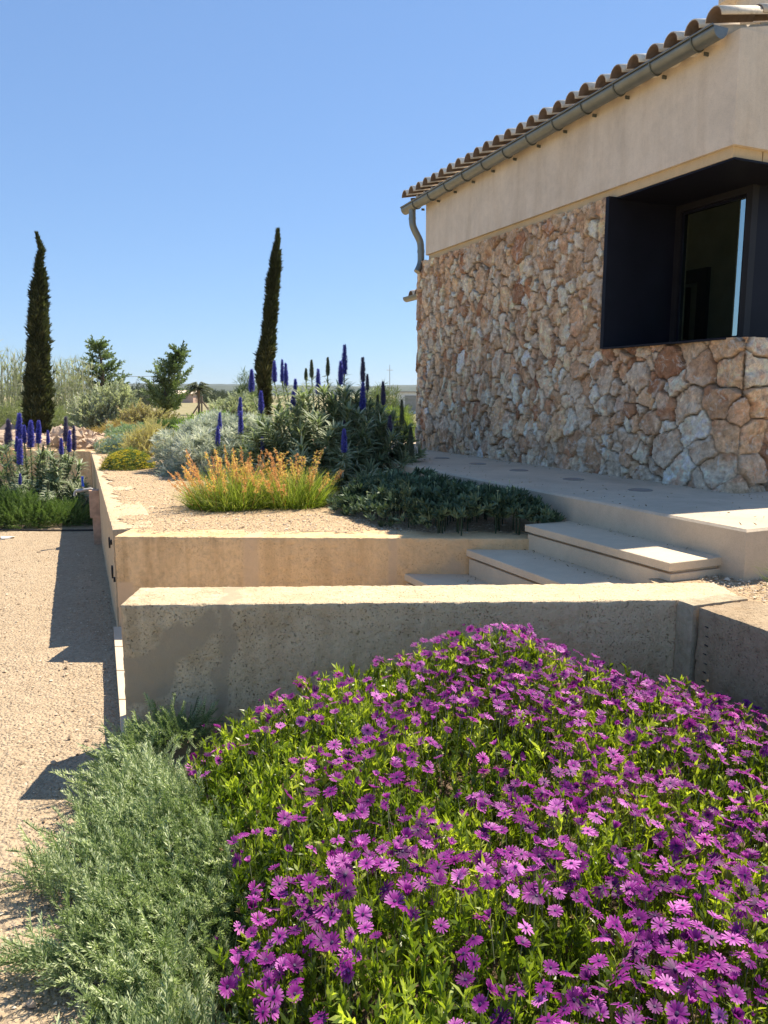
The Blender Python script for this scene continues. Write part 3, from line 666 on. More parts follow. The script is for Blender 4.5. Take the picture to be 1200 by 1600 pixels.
# gutter
def gz(s): return 4.125 - .029 * s
mb = MB(); ns_ = 60; ss = np.linspace(.30, 5.33, ns_); ang = np.linspace(math.pi, 2 * math.pi, 13)
def gprof(s, r, extra=0):
    return [(s, .105 + r * math.cos(a), gz(s) - .0 + r * math.sin(a) * 1.15 - .005) for a in ang]
R0, R1 = .068, .063
v = [];
for s in ss: v += gprof(s, R0) + gprof(s, R1)[::-1]
m = 26; kk = np.arange(m); f = np.concatenate([np.stack([i * m + kk, i * m + (kk + 1) % m, (i + 1) * m + (kk + 1) % m, (i + 1) * m + kk], 1) for i in range(ns_ - 1)])
mb.add(L2W(v), f)
for s in (ss[0], ss[-1]):
    pts = gprof(s, R0) ; vv = []
    for ds in (-.004, .004): vv += [(s + ds, a_, b_) for _, a_, b_ in pts] + [(s + ds, .105, gz(s) - .005)]
    q = len(pts) + 1; kk2 = np.arange(q - 1); fs = [];
    for off, fl in ((0, 1), (q, -1)):
        tri = np.stack([off + kk2[:-1], off + kk2[:-1] + 1, np.full(len(kk2) - 1, off + q - 1)], 1); fs.append(tri[:, ::fl])
    mb.add(L2W(vv), np.concatenate(fs)); k3 = np.arange(q); mb.add(L2W(vv), np.stack([k3, (k3 + 1) % q, (k3 + 1) % q + q, k3 + q], 1))
tube(mb, L2W([(s, .105 + R0 + .004, gz(s)) for s in ss]), .008, 6)
og = mb.build('gutter', M_ZINC, tH, smooth=True)
for s in np.linspace(.5, 5.0, 12):
    mb = MB(); pr = np.array([[s, .105 + (R0 + .005) * math.cos(a), gz(s) - .005 + (R0 + .005) * 1.15 * math.sin(a)] for a in ang]); tube(mb, L2W(pr), .006, 6)
    mb.add(L2W(boxv(s - .005, s + .005, .0, .04, gz(s) - .10, gz(s) - .075)), BOXF[:, ::-1])
    ob = mb.build('bracket', M_ZINCD, None, origin=tuple(tH.location)); ob.location = (0, 0, 0); ob.parent = og
# downpipe
ctrl = np.array([(5.13, .105, 3.92), (5.13, .105, 3.80), (5.13, .10, 3.72), (5.125, .06, 3.64), (5.12, .01, 3.56), (5.115, -.01, 3.50), (5.11, -.012, 3.36), (5.11, -.012, 3.27), (5.10, .02, 3.20), (5.095, .05, 3.15)])
tt = np.linspace(0, len(ctrl) - 1, 40); pth = np.stack([np.interp(tt, np.arange(len(ctrl)), ctrl[:, k]) for k in range(3)], 1)
for _ in range(3): pth[1:-1] = (pth[:-2] + pth[1:-1] * 2 + pth[2:]) / 4
mb = MB(); tube(mb, L2W(pth), .044, 16); 
for zz in (3.78, 3.38):
    j = np.argmin(np.abs(pth[:, 2] - zz)); tube(mb, L2W(pth[j - 1:j + 1]), .0475, 16)
mb.build('downpipe', M_ZINC, tH, smooth=True)
# roof tiles
def barrel(mb, s0, n_front, z_front, n_back, z_back, r0, r1, up=True, th=.011, seg=9, tint=.5):
    a = np.linspace(0, math.pi, seg); sg = 1 if up else -1
    v = []
    for (nn, zz, r) in ((n_front, z_front, r0), (n_back, z_back, r1)):
        for rr in (r, r - th): v += [(s0 + rr * math.cos(t_), nn, zz + sg * rr * math.sin(t_) * 1.12) for t_ in a]
    v = L2W(v); k = np.arange(seg - 1); A, B, C_, D_ = 0, seg, 2 * seg, 3 * seg
    f = [np.stack([A + k, A + k + 1, C_ + k + 1, C_ + k], 1), np.stack([B + k + 1, B + k, D_ + k, D_ + k + 1], 1), np.stack([A + k + 1, A + k, B + k, B + k + 1], 1),
         np.stack([C_ + k, C_ + k + 1, D_ + k + 1, D_ + k], 1), np.array([[A, C_, D_, B], [A + seg - 1, B + seg - 1, D_ + seg - 1, C_ + seg - 1]])]
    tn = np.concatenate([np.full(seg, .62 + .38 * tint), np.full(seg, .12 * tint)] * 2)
    mb.add(v, np.concatenate(f), tn)
mb = MB(); mbi = MB(); r_ = np.random.default_rng(5); TH = rad(13)
nt_ = 26; ts = np.linspace(.315, 5.27, nt_)
def ez(s): return 4.142 - .0125 * s
for i, s in enumerate(ts):
    for c in range(12):
        n0 = .155 - c * .38 + r_.uniform(-.008, .008); zb = ez(s) + c * .38 * math.tan(TH) + r_.uniform(-.003, .003)
        L = .45; barrel(mb, s + r_.uniform(-.003, .003), n0, zb + .016, n0 - L * math.cos(TH), zb + L * math.sin(TH), .074, .068, True, tint=r_.uniform(0, 1))
    if i < nt_ - 1:
        sm = s + (ts[1] - ts[0]) / 2
        for c in range(12):
            n0 = .07 - c * .38; zb = ez(s) - .02 + c * .38 * math.tan(TH)
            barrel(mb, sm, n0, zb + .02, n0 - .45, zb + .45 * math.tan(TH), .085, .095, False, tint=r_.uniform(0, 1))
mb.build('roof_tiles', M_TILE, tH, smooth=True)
mb = MB(); v = []
for zz in (-.10, -.045):
    v += [(.30, -.02, ez(.3) + zz), (5.2, -.02, ez(5.2) + zz), (5.2, -4.4, ez(5.2) + zz + 4.42 * math.tan(TH)), (.30, -4.4, ez(.3) + zz + 4.42 * math.tan(TH))]
mb.add(L2W(v), BOXF[:, ::-1]); mb.build('roof_deck', M_STUCCO, tH)
# side gable wall above the band
mb = MB(); z0 = 4.0905
v = [(.225, -.01, z0), (.225, -4.5, z0), (.225, -4.5, ez(.2) - .06 + 4.5 * math.tan(TH)), (.225, -.01, ez(.2) - .045), (.5, -.01, z0), (.5, -4.5, z0), (.5, -4.5, ez(.2) - .06 + 4.5 * math.tan(TH)), (.5, -.01, ez(.2) - .045)]
mb.add(L2W(v), [[0, 1, 2, 3], [7, 6, 5, 4], [0, 4, 5, 1], [1, 5, 6, 2], [2, 6, 7, 3], [3, 7, 4, 0]]); mb.build('gable', M_STUCCO, tH)
# taller rear block seen above the roof
mb = MB(); rbox(mb, 1.2, 3.10, -6.0, -3.0, 4.3, 6.06, .02); mb.build('upper_block', M_STUCCO, tH)
mb = MB(); rbox(mb, 1.1, 3.26, -6.1, -2.9, 6.0605, 6.13, .01); mb.build('upper_eave', M_TILE, tH)
# little lower roof beyond the far corner
mb = MB()
for i in range(4): barrel(mb, 5.72 + .19 * i, -.44, 3.0, -1.0, 3.12, .08, .075, True)
mb.build('annex_roof', M_TILE, tH, smooth=True)
mb = MB(); pr = [(s, -.41 + .06 * math.cos(a), 2.99 + .06 * math.sin(a)) for s in (5.6, 6.36) for a in ang]; k = np.arange(12)
mb.add(L2W(pr), np.stack([k, k + 1, 13 + k + 1, 13 + k], 1)); mb.add(L2W(np.array(pr) + [0, 0, .006]), np.stack([k, k + 1, 13 + k + 1, 13 + k], 1)[:, ::-1]); mb.build('annex_gutter', M_ZINC, tH, smooth=True)
mb = MB(); lbox(mb, 5.24, 6.2, -2.5, -.95, .7, 2.98); mb.build('annex_wall', M_STUCCO, tH)
#@@PLANTS@@
# ------------------------------------------------------------------ background: hills, far buildings, trees
M_HILL = foliage('hill_scrub', (.030, .048, .026), (.075, .085, .045), 0, rough=1)
x = np.linspace(-2600, 2600, 260); mb = MB()
for (Y, hh, sd) in ((2300, 50, 1), (1500, 30, 2)):
    top = 1.6 + hh * (.72 + .32 * fbm(np.stack([x * .0016, x * 0, x * 0 + sd], 1), 4, 80 + sd)) + .9 * vn(np.stack([x * .04, x * 0, x * 0], 1), sd)
    rows = []
    for k, fr_ in enumerate((0, .35, .7, 1, .6)): rows.append(np.stack([x, Y + 300 * k * .5 + 0 * x, top * fr_ + (1.2 * vn(np.stack([x * .05, x * 0 + k, x * 0], 1), 3) if k else 0)], 1))
    v = np.concatenate(rows); i = np.arange(len(v)).reshape(5, -1); f = np.stack([i[:-1, :-1], i[:-1, 1:], i[1:, 1:], i[1:, :-1]], 2).reshape(-1, 4)
    mb.add(v, f, (.5 + .5 * fbm(v * .02, 3, 5)))
tag(mb.build('hills', M_HILL), kind='structure')

# leaf templates
def clump(nleaf, L, Wd, spread, seed, seg=2, curve=.3, fold=.15, hgt=.0, r0=.0, shape=.5, Lv=.25, tv=.12):
    r = np.random.default_rng(seed); ps = []
    for k in range(nleaf):
        v, f = leaf(L * r.uniform(1 - Lv, 1 + Lv), Wd * r.uniform(.8, 1.2), seg, curve * r.uniform(.3, 1.6), fold, shape=shape)
        a = r.uniform(0, 2 * math.pi); e = spread * math.sqrt(r.uniform(.02, 1)); d = (math.sin(e) * math.cos(a), math.sin(e) * math.sin(a), math.cos(e))
        off = (r0 * math.cos(a), r0 * math.sin(a), hgt * r.uniform(0, 1)); ps.append((orient(v, d, a + r.uniform(-.6, .6), off), f, r.uniform(-tv, tv)))
    return combine(ps)
def sprig(L, nn, nl, nw, ang, seed, bend=.2, per=2, tipup=.6):
    """stem along z with needles"""
    r = np.random.default_rng(seed); ps = []; a = 0
    for k in range(nn):
        t_ = (k + .5) / nn; z = L * t_; xb = bend * L * t_ ** 2
        for j in range(per):
            a += 2.4; e = ang * (1 - tipup * t_) * r.uniform(.8, 1.2)
            d = np.array((math.sin(e) * math.cos(a), math.sin(e) * math.sin(a), math.cos(e))); ln = nl * r.uniform(.75, 1.15) * (1 - .35 * t_)
            side_ = np.cross(d, (math.cos(a + 1), math.sin(a + 1), .3)); side_ /= np.linalg.norm(side_); p0 = np.array((xb, 0, z))
            v = np.array([p0, p0 + d * ln * .5 + side_ * nw / 2, p0 + d * ln, p0 + d * ln * .5 - side_ * nw / 2])
            ps.append((v, np.array([[0, 1, 2, 3]]), r.uniform(-.1, .1) + .12 * t_))
    st = np.linspace(0, L, 4); r2 = nw * .45
    for i in range(3):
        z0, z1 = st[i], st[i + 1]; x0, x1 = bend * L * (z0 / L) ** 2, bend * L * (z1 / L) ** 2
        ps.append((np.array([[x0 - r2, 0, z0], [x0 + r2, 0, z0], [x1 + r2, 0, z1], [x1 - r2, 0, z1]]), np.array([[0, 1, 2, 3]]), -.2))
    return combine(ps)
def rnd_dir(n, z=1., xy=.5):
    d = rng.normal(0, xy, (n, 3)); d[:, 2] = z + rng.normal(0, xy * .3, n); return d / np.linalg.norm(d, axis=1, keepdims=True)
def dome(name, label, cat, base, rx, ry, rz, tmpl, n, sc, mat, up=.45, lump=.18, group=None, rmin=.6, tint=(.2, .8), seed=1, stems=8, spread=.35, low=-.05, stemmat=None, lean=(0, 0), part='foliage'):
    base = np.array(base, float); t = thing(name, label, cat, tuple(base), group); r = np.random.default_rng(seed)
    d = r.normal(0, 1, (n, 3)); d[:, 2] = np.abs(d[:, 2]) + low; d /= np.linalg.norm(d, axis=1, keepdims=True)
    l = 1 + lump * fbm(d * 2.4 + seed, 3, seed) * 1.8; rr = (rmin + (1 - rmin) * r.random(n) ** .6) * l
    pos = base + d * rr[:, None] * [rx, ry, rz] + np.stack([lean[0] * d[:, 2], lean[1] * d[:, 2], 0 * d[:, 2]], 1); pos[:, 2] = np.maximum(pos[:, 2], base[2] + .01)
    dd = d * [1, 1, .8] * (1 - up) + np.array((0, 0, up)) + r.normal(0, spread, (n, 3))
    mb = MB(); tn = np.clip(r.uniform(*tint, n) + .25 * fbm(d * 3 + 5, 2, seed + 3), 0, 1)
    inst(mb, tmpl, pos, dd, sc * r.uniform(.75, 1.2, n), tn); mb.build(part, mat, t)
    mb = MB()
    for k in range(stems):
        e = d[k] * [rx, ry, rz] * .85; tube(mb, [base + [0, 0, -.02], base + e * [.5, .5, .6], base + e], [.03 * rz + .004, .02 * rz + .003, .003], 5)
    mb.build('stems', stemmat or M_BARK, t)
    return t

# far trees along the plain
M_FAR = foliage('far_tree_leaves', (.020, .034, .014), (.085, .105, .05), .1)
M_OLIVE = foliage('grey_green_leaves', (.17, .18, .12), (.42, .42, .32), .25, c2=(.64, .62, .52))
FT = [clump(9, .5, .20, 1.5, 100 + k, 1, 0, .2, .3, .15) for k in range(4)]
def fart(u, v, Y, wd, hgt, label, n=420, name='far_tree', mat=None, seed=1, base=.25):
    b_ = Q(u, v, Y); b_[2] = base
    t = dome(name, label, 'tree', b_ + [0, 0, hgt * .16], wd / 2, wd / 2, hgt * .84, FT, n, wd / 7, mat or M_FAR, .2, .3, 'trees on the plain', .45, seed=seed, stems=4, spread=.6, low=-.25)
    mb = MB(); tube(mb, [b_ - [0, 0, .3], b_ + [0, 0, hgt * .4]], [wd * .04, wd * .02], 6); mb.build('trunk', M_BARK, t)
fart(222, 625, 95, 3.6, 2.7, 'dark rounded tree on the plain between the two young conifers', 500, seed=3)
fart(232, 628, 80, 3, 1.4, 'low dark bush on the plain at the foot of the rounded tree', 300, seed=4)
fart(338, 630, 120, 4, 1.9, 'dark far tree just beyond the palm', 350, seed=5)
fart(350, 632, 110, 2.6, 2.0, 'small dark far tree between palm and round grey shrub', 300, seed=6)
fart(296, 630, 135, 7, 2.0, 'long dark clump of trees behind the farmhouse', 400, seed=7)
fart(330, 632, 140, 8, 1.9, 'wide far tree clump low on the horizon past the palm', 400, seed=8)
fart(205, 632, 150, 12, 2.0, 'broad dark clump at the foot of the hills near the left conifer', 400, seed=9)
fart(385, 632, 130, 8, 1.9, 'far clump of trees behind the leaning cypress', 300, seed=10)
# farmhouse
b_ = Q(285, 628, 130); t0 = thing('farmhouse', 'tiny pink farmhouse with a flat roof far out beside the palm', 'house', tuple(b_))
mb = MB(); mb.add(boxv(b_[0] - 1.6, b_[0] + 1.8, b_[1], b_[1] + 5, .1, 1.75), BOXF); mb.build('wall', plain('pink_render', (.52, .36, .28)), t0)
mb = MB(); mb.add([[b_[0] - 1.9, b_[1] - .3, 1.752], [b_[0] + 2.1, b_[1] - .3, 1.752], [b_[0] + 2.1, b_[1] + 5.3, 1.752], [b_[0] - 1.9, b_[1] + 5.3, 1.752], [b_[0] - 1.9, b_[1] + 2.5, 2.35], [b_[0] + 2.1, b_[1] + 2.5, 2.35]],
   [[0, 1, 5, 4], [2, 3, 4, 5], [0, 3, 2, 1]]); mb.add([[b_[0] - 1.9, b_[1] - .3, 1.75], [b_[0] - 1.9, b_[1] + 2.5, 2.35], [b_[0] - 1.9, b_[1] + 5.3, 1.75]], [[0, 2, 1]]); mb.build('roof', M_TILE, t0)
b_ = Q(634, 628, 55); t0 = thing('white_building', 'low white flat-roofed building beyond the shrubs at the corner of the stone house', 'building', tuple(b_))
mb = MB(); mb.add(boxv(b_[0] - .7, b_[0] + 2.4, 55, 58, .2, 1.78), BOXF); mb.build('wall', M_WHITE, t0)
mb = MB(); mb.add(boxv(b_[0] - .75, b_[0] + 2.5, 54.9, 58.1, 1.784, 1.86), BOXF); mb.build('roof', plain('grey_roof', (.4, .38, .35)), t0)
mb = MB(); mb.add(boxv(b_[0] - .05, b_[0] + 1.6, 54.97, 54.995, .5, 1.55), BOXF); mb.build('shutter', plain('shutter', (.30, .29, .26)), t0)
# poles, wire
def pole(u, vt, vb, Y, r, name, label, cat):
    a0 = Q(u, vb, Y); a1 = Q(u, vt, Y); mb = MB(); tube(mb, [a0, (a0 + a1) / 2, a1], [r, r * .8, r * .6], 6)
    return mb, a0, a1, label, cat
mb, a0, a1, *_ = pole(3, 572, 640, 50, .06, '', '', ''); tag(mb.build('utility_pole', M_POLE, origin=a0), 'thin dark utility pole standing among the reeds', 'pole')
wire0 = a1
mb, a0, a1, *_ = pole(609, 570, 625, 60, .035, '', '', ''); tube(mb, [a1 + [-.25, 0, -.4], a1 + [.25, 0, -.4]], .02, 4)
tag(mb.build('antenna_mast', M_METAL, origin=a0), 'thin metal aerial mast rising above the shrubs by the stone house', 'mast')
p0 = Q(60, 590, 50); p1 = Q(560, 560, 70); p1 = Q(250, 588, 62); k = np.linspace(0, 1, 16)
wirepts = wire0[None] * (1 - k[:, None]) + (Q(300, 584, 70))[None] * k[:, None]; wirepts[:, 2] -= 1.2 * 4 * k * (1 - k) * .35
mb = MB(); tube(mb, wirepts, .018, 4); tag(mb.build('power_line', M_BLACK, origin=wire0), 'thin sagging power line crossing the sky beside the young conifers', 'power line')

# palm
M_PALM = foliage('palm_fronds', (.05, .065, .03), (.16, .17, .09), .2)
b_ = Q(311, 640, 52); b_[2] = .25; t0 = thing('palm_tree', 'small date palm standing in the dry field with arching fronds', 'palm', tuple(b_))
top = b_ + [0, 0, 1.75]; mb = MB(); tube(mb, [b_ - [0, 0, .1], b_ + [0, 0, .9], top], [.09, .08, .13], 8); mb.build('trunk', M_BARK, t0, smooth=True)
mb = MB(); r = np.random.default_rng(4)
for k in range(46):
    a = r.uniform(0, 2 * math.pi); e = r.uniform(-.25, 1.35); L = r.uniform(.85, 1.25); tt = np.linspace(0, 1, 8)
    hd = np.array((math.cos(a), math.sin(a), 0)); c = top + hd * (L * tt * math.cos(e) * (1))[:, None] + np.array((0, 0, 1.)) * (L * (tt * math.sin(e) - .55 * tt ** 2.2))[:, None]
    for j in range(1, 8):
        for sgn in (-1, 1):
            sd = np.cross(hd, (0, 0, 1)) * sgn
            for q in (0, .5):
                cc = c[j] * (1 - q) + c[j - 1] * q; tip = cc + sd * .2 * (1 - .5 * tt[j]) + hd * .14 + np.array((0, 0, -.12 + .1 * r.random())); w_ = hd * .06
                mb.add([cc - w_, cc + w_, tip], [[0, 1, 2]], r.uniform(0, 1))
    tube(mb, c, .015, 3, .7)
mb.build('fronds', M_PALM, t0)
b_ = Q(316, 648, 40); b_[2] = .28; mb = MB()
for dx in (-.75, 0, .7): tube(mb, [b_ + [dx, -.1 + .2 * abs(dx), 0], b_ + [.0, 0, 1.05]], .045, 5)
tube(mb, [b_ + [0, 0, 1.02], b_ + [0, 0, 1.25]], .05, 6)
tag(mb.build('tree_stake', M_POLE, origin=b_), 'dark wooden tripod stake in the dry field in front of the palm', 'stake')

# cypresses
M_CYP = foliage('cypress_foliage', (.016, .022, .009), (.070, .082, .034), .15, c2=(.17, .17, .08))
SCALE_T = [combine([(orient(*[leaf(.11, .028, 2, .15, .3)[0]], (math.sin(e) * math.cos(a), math.sin(e) * math.sin(a), math.cos(e)), a), leaf(.11, .028, 2)[1], .1 * math.sin(a * 3)) for a, e in zip(np.arange(5) * 2.4 + k, (.1, .45, .5, .4, .55))]) for k in range(4)]
def cypress(Y, prof, label, base, n, seed, thin=.08):
    """prof: (u, v, halfwidth px) from top to bottom"""
    pr = np.array(prof, float); c = np.array([Q(u, v, Y) for u, v, _ in prof]); hw = pr[:, 2] / F * Y * .84
    r = np.random.default_rng(seed); t = thing('cypress_tree', label, 'cypress', (c[-1][0], Y, base), 'columnar cypresses')
    L = np.concatenate([[0], np.cumsum(-np.diff(c[:, 2]))]); prob = hw + .03
    cdf = np.interp(np.linspace(0, 1, 400), L / L[-1], prob); cdf = np.cumsum(cdf); cdf /= cdf[-1]
    tt = np.interp(r.random(n), cdf, np.linspace(0, 1, 400)); z = c[0, 2] - tt * L[-1]
    cx = np.interp(tt, L / L[-1], c[:, 0]); w_ = np.maximum(.03, np.interp(tt, L / L[-1], hw) - thin); a = r.uniform(0, 2 * math.pi, n)
    tip_ = np.clip(tt / .16, .12, 1) ** .8; w_ = w_ * tip_; lum = 1 + .42 * fbm(np.stack([np.cos(a) * 1.3, np.sin(a) * 1.3, z * 2.4], 1), 3, seed) + .12 * r.normal(0, 1, n)
    rr = w_ * lum * (.5 + .5 * r.random(n) ** .5) * np.where(r.random(n) < .04, 1.35, 1); pos = np.stack([cx + np.cos(a) * rr, Y + np.sin(a) * rr, z], 1)
    d = np.stack([np.cos(a) * .35, np.sin(a) * .35, np.ones(n)], 1) + r.normal(0, .22, (n, 3)); mb = MB()
    inst(mb, SCALE_T, pos, d * np.stack([tip_, tip_, np.ones(n)], 1), r.uniform(.5, 1.5, n) * (.55 + .45 * tip_), np.clip(.4 + .4 * fbm(np.stack([np.cos(a), np.sin(a), z * 3], 1), 2, seed + 1) + r.uniform(-.25, .25, n), 0, 1))
    mb.build('crown', M_CYP, t)
    mb = MB(); pts = [np.array((c[-1][0], Y, base - .05))] + [c[k] for k in range(len(c) - 1, 0, -2)]; tube(mb, pts, np.linspace(.09, .012, len(pts)), 7); mb.build('trunk', M_BARK, t)
cypress(17.0, [(57, 366, 1), (60, 378, 5), (66, 395, 8), (61, 410, 7), (63, 430, 11), (62, 460, 16), (60, 500, 19), (60, 540, 20), (60, 570, 21), (60, 610, 24), (58, 650, 26), (60, 690, 22), (61, 705, 14)],
        'broad dark columnar cypress rising behind the blue-spiked bush by the gravel court', .6, 9500, 1)
cypress(15.5, [(434, 362, .5), (434, 378, 2.5), (432, 392, 6), (431, 408, 9), (430, 425, 11), (426, 445, 12), (425, 470, 13), (422, 500, 13), (420, 525, 14), (417, 550, 17), (413, 570, 17), (413, 600, 14), (415, 640, 11), (417, 670, 8)],
        'slim leaning dark cypress rising behind the big blue-spiked bush', .6, 7500, 2)

# young conifers
M_CON = foliage('conifer_foliage', (.035, .055, .025), (.14, .18, .08), .2, c2=(.26, .30, .15))
CT = [sprig(.38, 9, .16, .045, 1.0, 200 + k, .25, 2) for k in range(5)]
def conifer(Y, prof, label, base, n, seed, upc=.5, drooptip=0.):
    pr = np.array(prof, float); c = np.array([Q(u, v, Y) for u, v, _ in prof]); hw = pr[:, 2] / F * Y; r = np.random.default_rng(seed)
    t = thing('conifer_tree', label, 'conifer', (c[-1][0], Y, base), 'young conifers'); L = c[0, 2] - c[:, 2]
    mb = MB(); mt = MB(); tube(mt, [np.array((c[-1][0], Y, base - .05)), c[-1], c[len(c) // 2], c[0]], [.11, .09, .05, .012], 7)
    for k in range(n):
        tz = r.random() ** .85 * L[-1]; z = c[0, 2] - tz; cx = np.interp(tz, L, c[:, 0]); w_ = np.interp(tz, L, hw) * r.uniform(.35, 1.12); a = r.uniform(0, 2 * math.pi)
        hd = np.array((math.cos(a), math.sin(a), 0)); m = max(3, int(w_ / .13)); s_ = np.linspace(.15, 1, m)
        pts = np.array((cx, Y, z - upc * w_ * .55)) + hd * (s_ * w_)[:, None] + np.array((0, 0, 1.)) * (upc * w_ * s_ ** 1.5)[:, None]
        d = hd * .8 + np.array((0, 0, .55)) + r.normal(0, .3, (m, 3)); inst(mb, CT, pts, d, r.uniform(.55, 1.0, m), np.clip(r.uniform(.1, .9) + .1 * s_, 0, 1))
        if k % 3 == 0: tube(mt, [np.array((cx, Y, z - upc * w_ * .55)), pts[m // 2], pts[-1]], [.025, .015, .005], 4)
    mb.build('crown', M_CON, t); mt.build('trunk', M_BARK, t)
conifer(27, [(152, 533, 3), (154, 548, 9), (157, 562, 16), (160, 576, 26), (160, 592, 36), (160, 612, 30), (160, 635, 22)], 'young pyramid-shaped conifer with layered branches behind the grey shrub', .5, 100, 3, .35)
conifer(25, [(281, 550, 3), (276, 562, 8), (272, 574, 14), (262, 584, 26), (260, 598, 31), (259, 615, 28), (258, 630, 26), (258, 642, 18)], 'young conifer with a ragged one-sided top standing alone at the bed end', .5, 115, 4, .6)

# reeds
M_REED = foliage('reed_leaves', (.17, .18, .11), (.34, .34, .23), .25, c2=(.52, .48, .37))
def reeds(Y, u0, u1, vt, label, n, seed, base=.5):
    r = np.random.default_rng(seed); xs = r.uniform(Q(u0, 620, Y)[0], Q(u1, 620, Y)[0], n); ys = Y + r.uniform(-1.2, 1.2, n); top = Q(60, vt, Y)[2]
    t = thing('giant_reeds', label, 'reeds', (xs.mean(), Y, base), 'reed thickets'); mb = MB(); RL = [leaf(.45, .026, 4, .8, .2) for _ in range(2)]; RT = [(v, f, np.zeros(len(v))) for v, f in RL]
    PT = [clump(9, .16, .03, .5, 300 + k, 1, .1) for k in range(3)]; mp = MB()
    for k in range(n):
        h = (top - base) * r.uniform(.5, 1.0); le = r.normal(0, .09, 2); k_ = np.linspace(0, 1, 6)
        pts = np.array((xs[k], ys[k], base)) + np.stack([le[0] * h * k_ ** 1.6, le[1] * h * k_, h * k_], 1); tube(mb, pts, np.linspace(.014, .006, 6), 3, r.uniform(.4, 1), cap=False)
        m = 8; q = r.uniform(.08, 1, m); pp = np.stack([np.interp(q, k_, pts[:, j]) for j in range(3)], 1); d = r.normal(0, .55, (m, 3)); d[:, 2] = .8
        inst(mb, RT, pp, d, r.uniform(.6, 1.1, m), r.uniform(0, .8, m))
        if r.random() < .5: inst(mb, PT, pts[-1][None] - [[0, 0, .1]], np.array([[le[0], le[1], 1]]) + r.normal(0, .15, (1, 3)), [r.uniform(1, 1.8)], [r.uniform(.75, 1)])
    mb.build('canes', M_REED, t)
reeds(24, -10, 48, 545, 'pale giant reeds with feathery tops beside the broad cypress, nearest the photo edge', 110, 1)
reeds(25, 78, 132, 560, 'pale giant reed thicket between the broad cypress and the pyramid conifer', 130, 2)
DSG = [sprig(.18, 11, .045, .012, .8, 650 + k, .2, 3, .4) for k in range(5)]
SM = [clump(10, .09, .022, 1.2, 400 + k, 1, .1, .2, .06, .02) for k in range(5)]
M_WEED = foliage('pale_scrub', (.14, .16, .07), (.34, .35, .19), .25)
for (u, Y, rx, rz, lab, sd) in ((20, 22.5, 1.7, .75, 'low yellow-green scrub under the edge reeds', 1), (105, 23, 1.1, .65, 'low yellow-green scrub under the reeds right of the broad cypress', 2)):
    b_ = Q(u, 660, Y); b_[2] = .5; dome('scrub_bush', lab, 'bush', b_, rx, .9, rz, SM, 1300, 1.5, M_WEED, .5, .3, 'scrub under the reeds', .3, seed=sd)
for (u, Y, rx, rz, lab, mt_, n, sd, sc, nm, cat) in (
    (170, 19.5, .80, 1.12, 'large silvery grey shrub in front of the pyramid conifer', M_OLIVE, 2600, 11, 1.3, 'grey_shrub', 'shrub'),
    (185, 17.6, .72, .42, 'russet brown shrub spreading at the foot of the grey shrub', foliage('russet_leaves', (.20, .14, .06), (.42, .28, .13), .3, c2=(.36, .34, .12)), 1500, 12, 1.1, 'russet_shrub', 'shrub'),
    (224, 19.0, .62, .55, 'brownish dry shrub between the grey shrub and the ragged conifer', foliage('dry_leaves', (.26, .20, .12), (.46, .38, .24), .3), 1200, 13, 1.1, 'dry_shrub', 'shrub'),
    (369, 24.0, .72, 1.02, 'round grey-green shrub next to the leaning cypress trunk', M_OLIVE, 2000, 14, 1.3, 'round_shrub', 'shrub'),
    (383, 27.0, .7, 1.5, 'taller dark green bush behind the round grey-green shrub', M_CON, 900, 15, 2.0, 'dark_bush', 'bush'),
    (572, 17, .75, .95, 'dark green bush behind the tallest blue spikes', M_CON, 1400, 16, 1.5, 'dark_bush', 'bush'),
    (618, 15.5, .42, .75, 'yellow-green bush in the gap beside the far corner of the house', foliage('yellowgreen_leaves', (.08, .12, .03), (.25, .30, .09), .35), 1100, 17, 1.2, 'corner_bush', 'bush'),
    (600, 21, .8, 1.15, 'olive-toned bush behind the blue spikes, next to the white building', foliage('olive_toned_leaves', (.05, .07, .03), (.17, .19, .09), .3), 1200, 18, 1.6, 'olive_bush', 'bush')):
    b_ = Q(u, 650, Y); b_[2] = .52; tm_, sc_ = (DSG, 1.9) if nm in ('grey_shrub', 'round_shrub', 'dry_shrub') else (SM, sc)
    dome(nm, lab, cat, b_, rx, rx * .9, rz, tm_, n if tm_ is SM else n // 2, sc_, mt_, .6, .3, None, .35, seed=sd)

# rocks
def rock(c, s, seed, mat=None, sub_=3):
    r = np.random.default_rng(seed); n = 14
    a = np.linspace(0, math.pi, n); b2 = np.linspace(0, 2 * math.pi, 2 * n, endpoint=False); A, B = np.meshgrid(a, b2, indexing='ij')
    d = np.stack([np.sin(A) * np.cos(B), np.sin(A) * np.sin(B), np.cos(A)], 2).reshape(-1, 3)
    q = d.copy()
    for k in range(11):                              # cut facets
        nn = r.normal(0, 1, 3); nn /= np.linalg.norm(nn); h = r.uniform(.55, .85); dt = q @ nn; q = q - nn * np.maximum(dt - h, 0)[:, None]
    q = q * (1 + .22 * fbm(q * 3 + seed, 4, seed, .6))[:, None]
    v = np.array(c) + q * np.array(s); i = np.arange(n * 2 * n).reshape(n, 2 * n); j = np.roll(i, -1, 1)
    return v, np.stack([i[:-1], i[1:], j[1:], j[:-1]], 2).reshape(-1, 4)
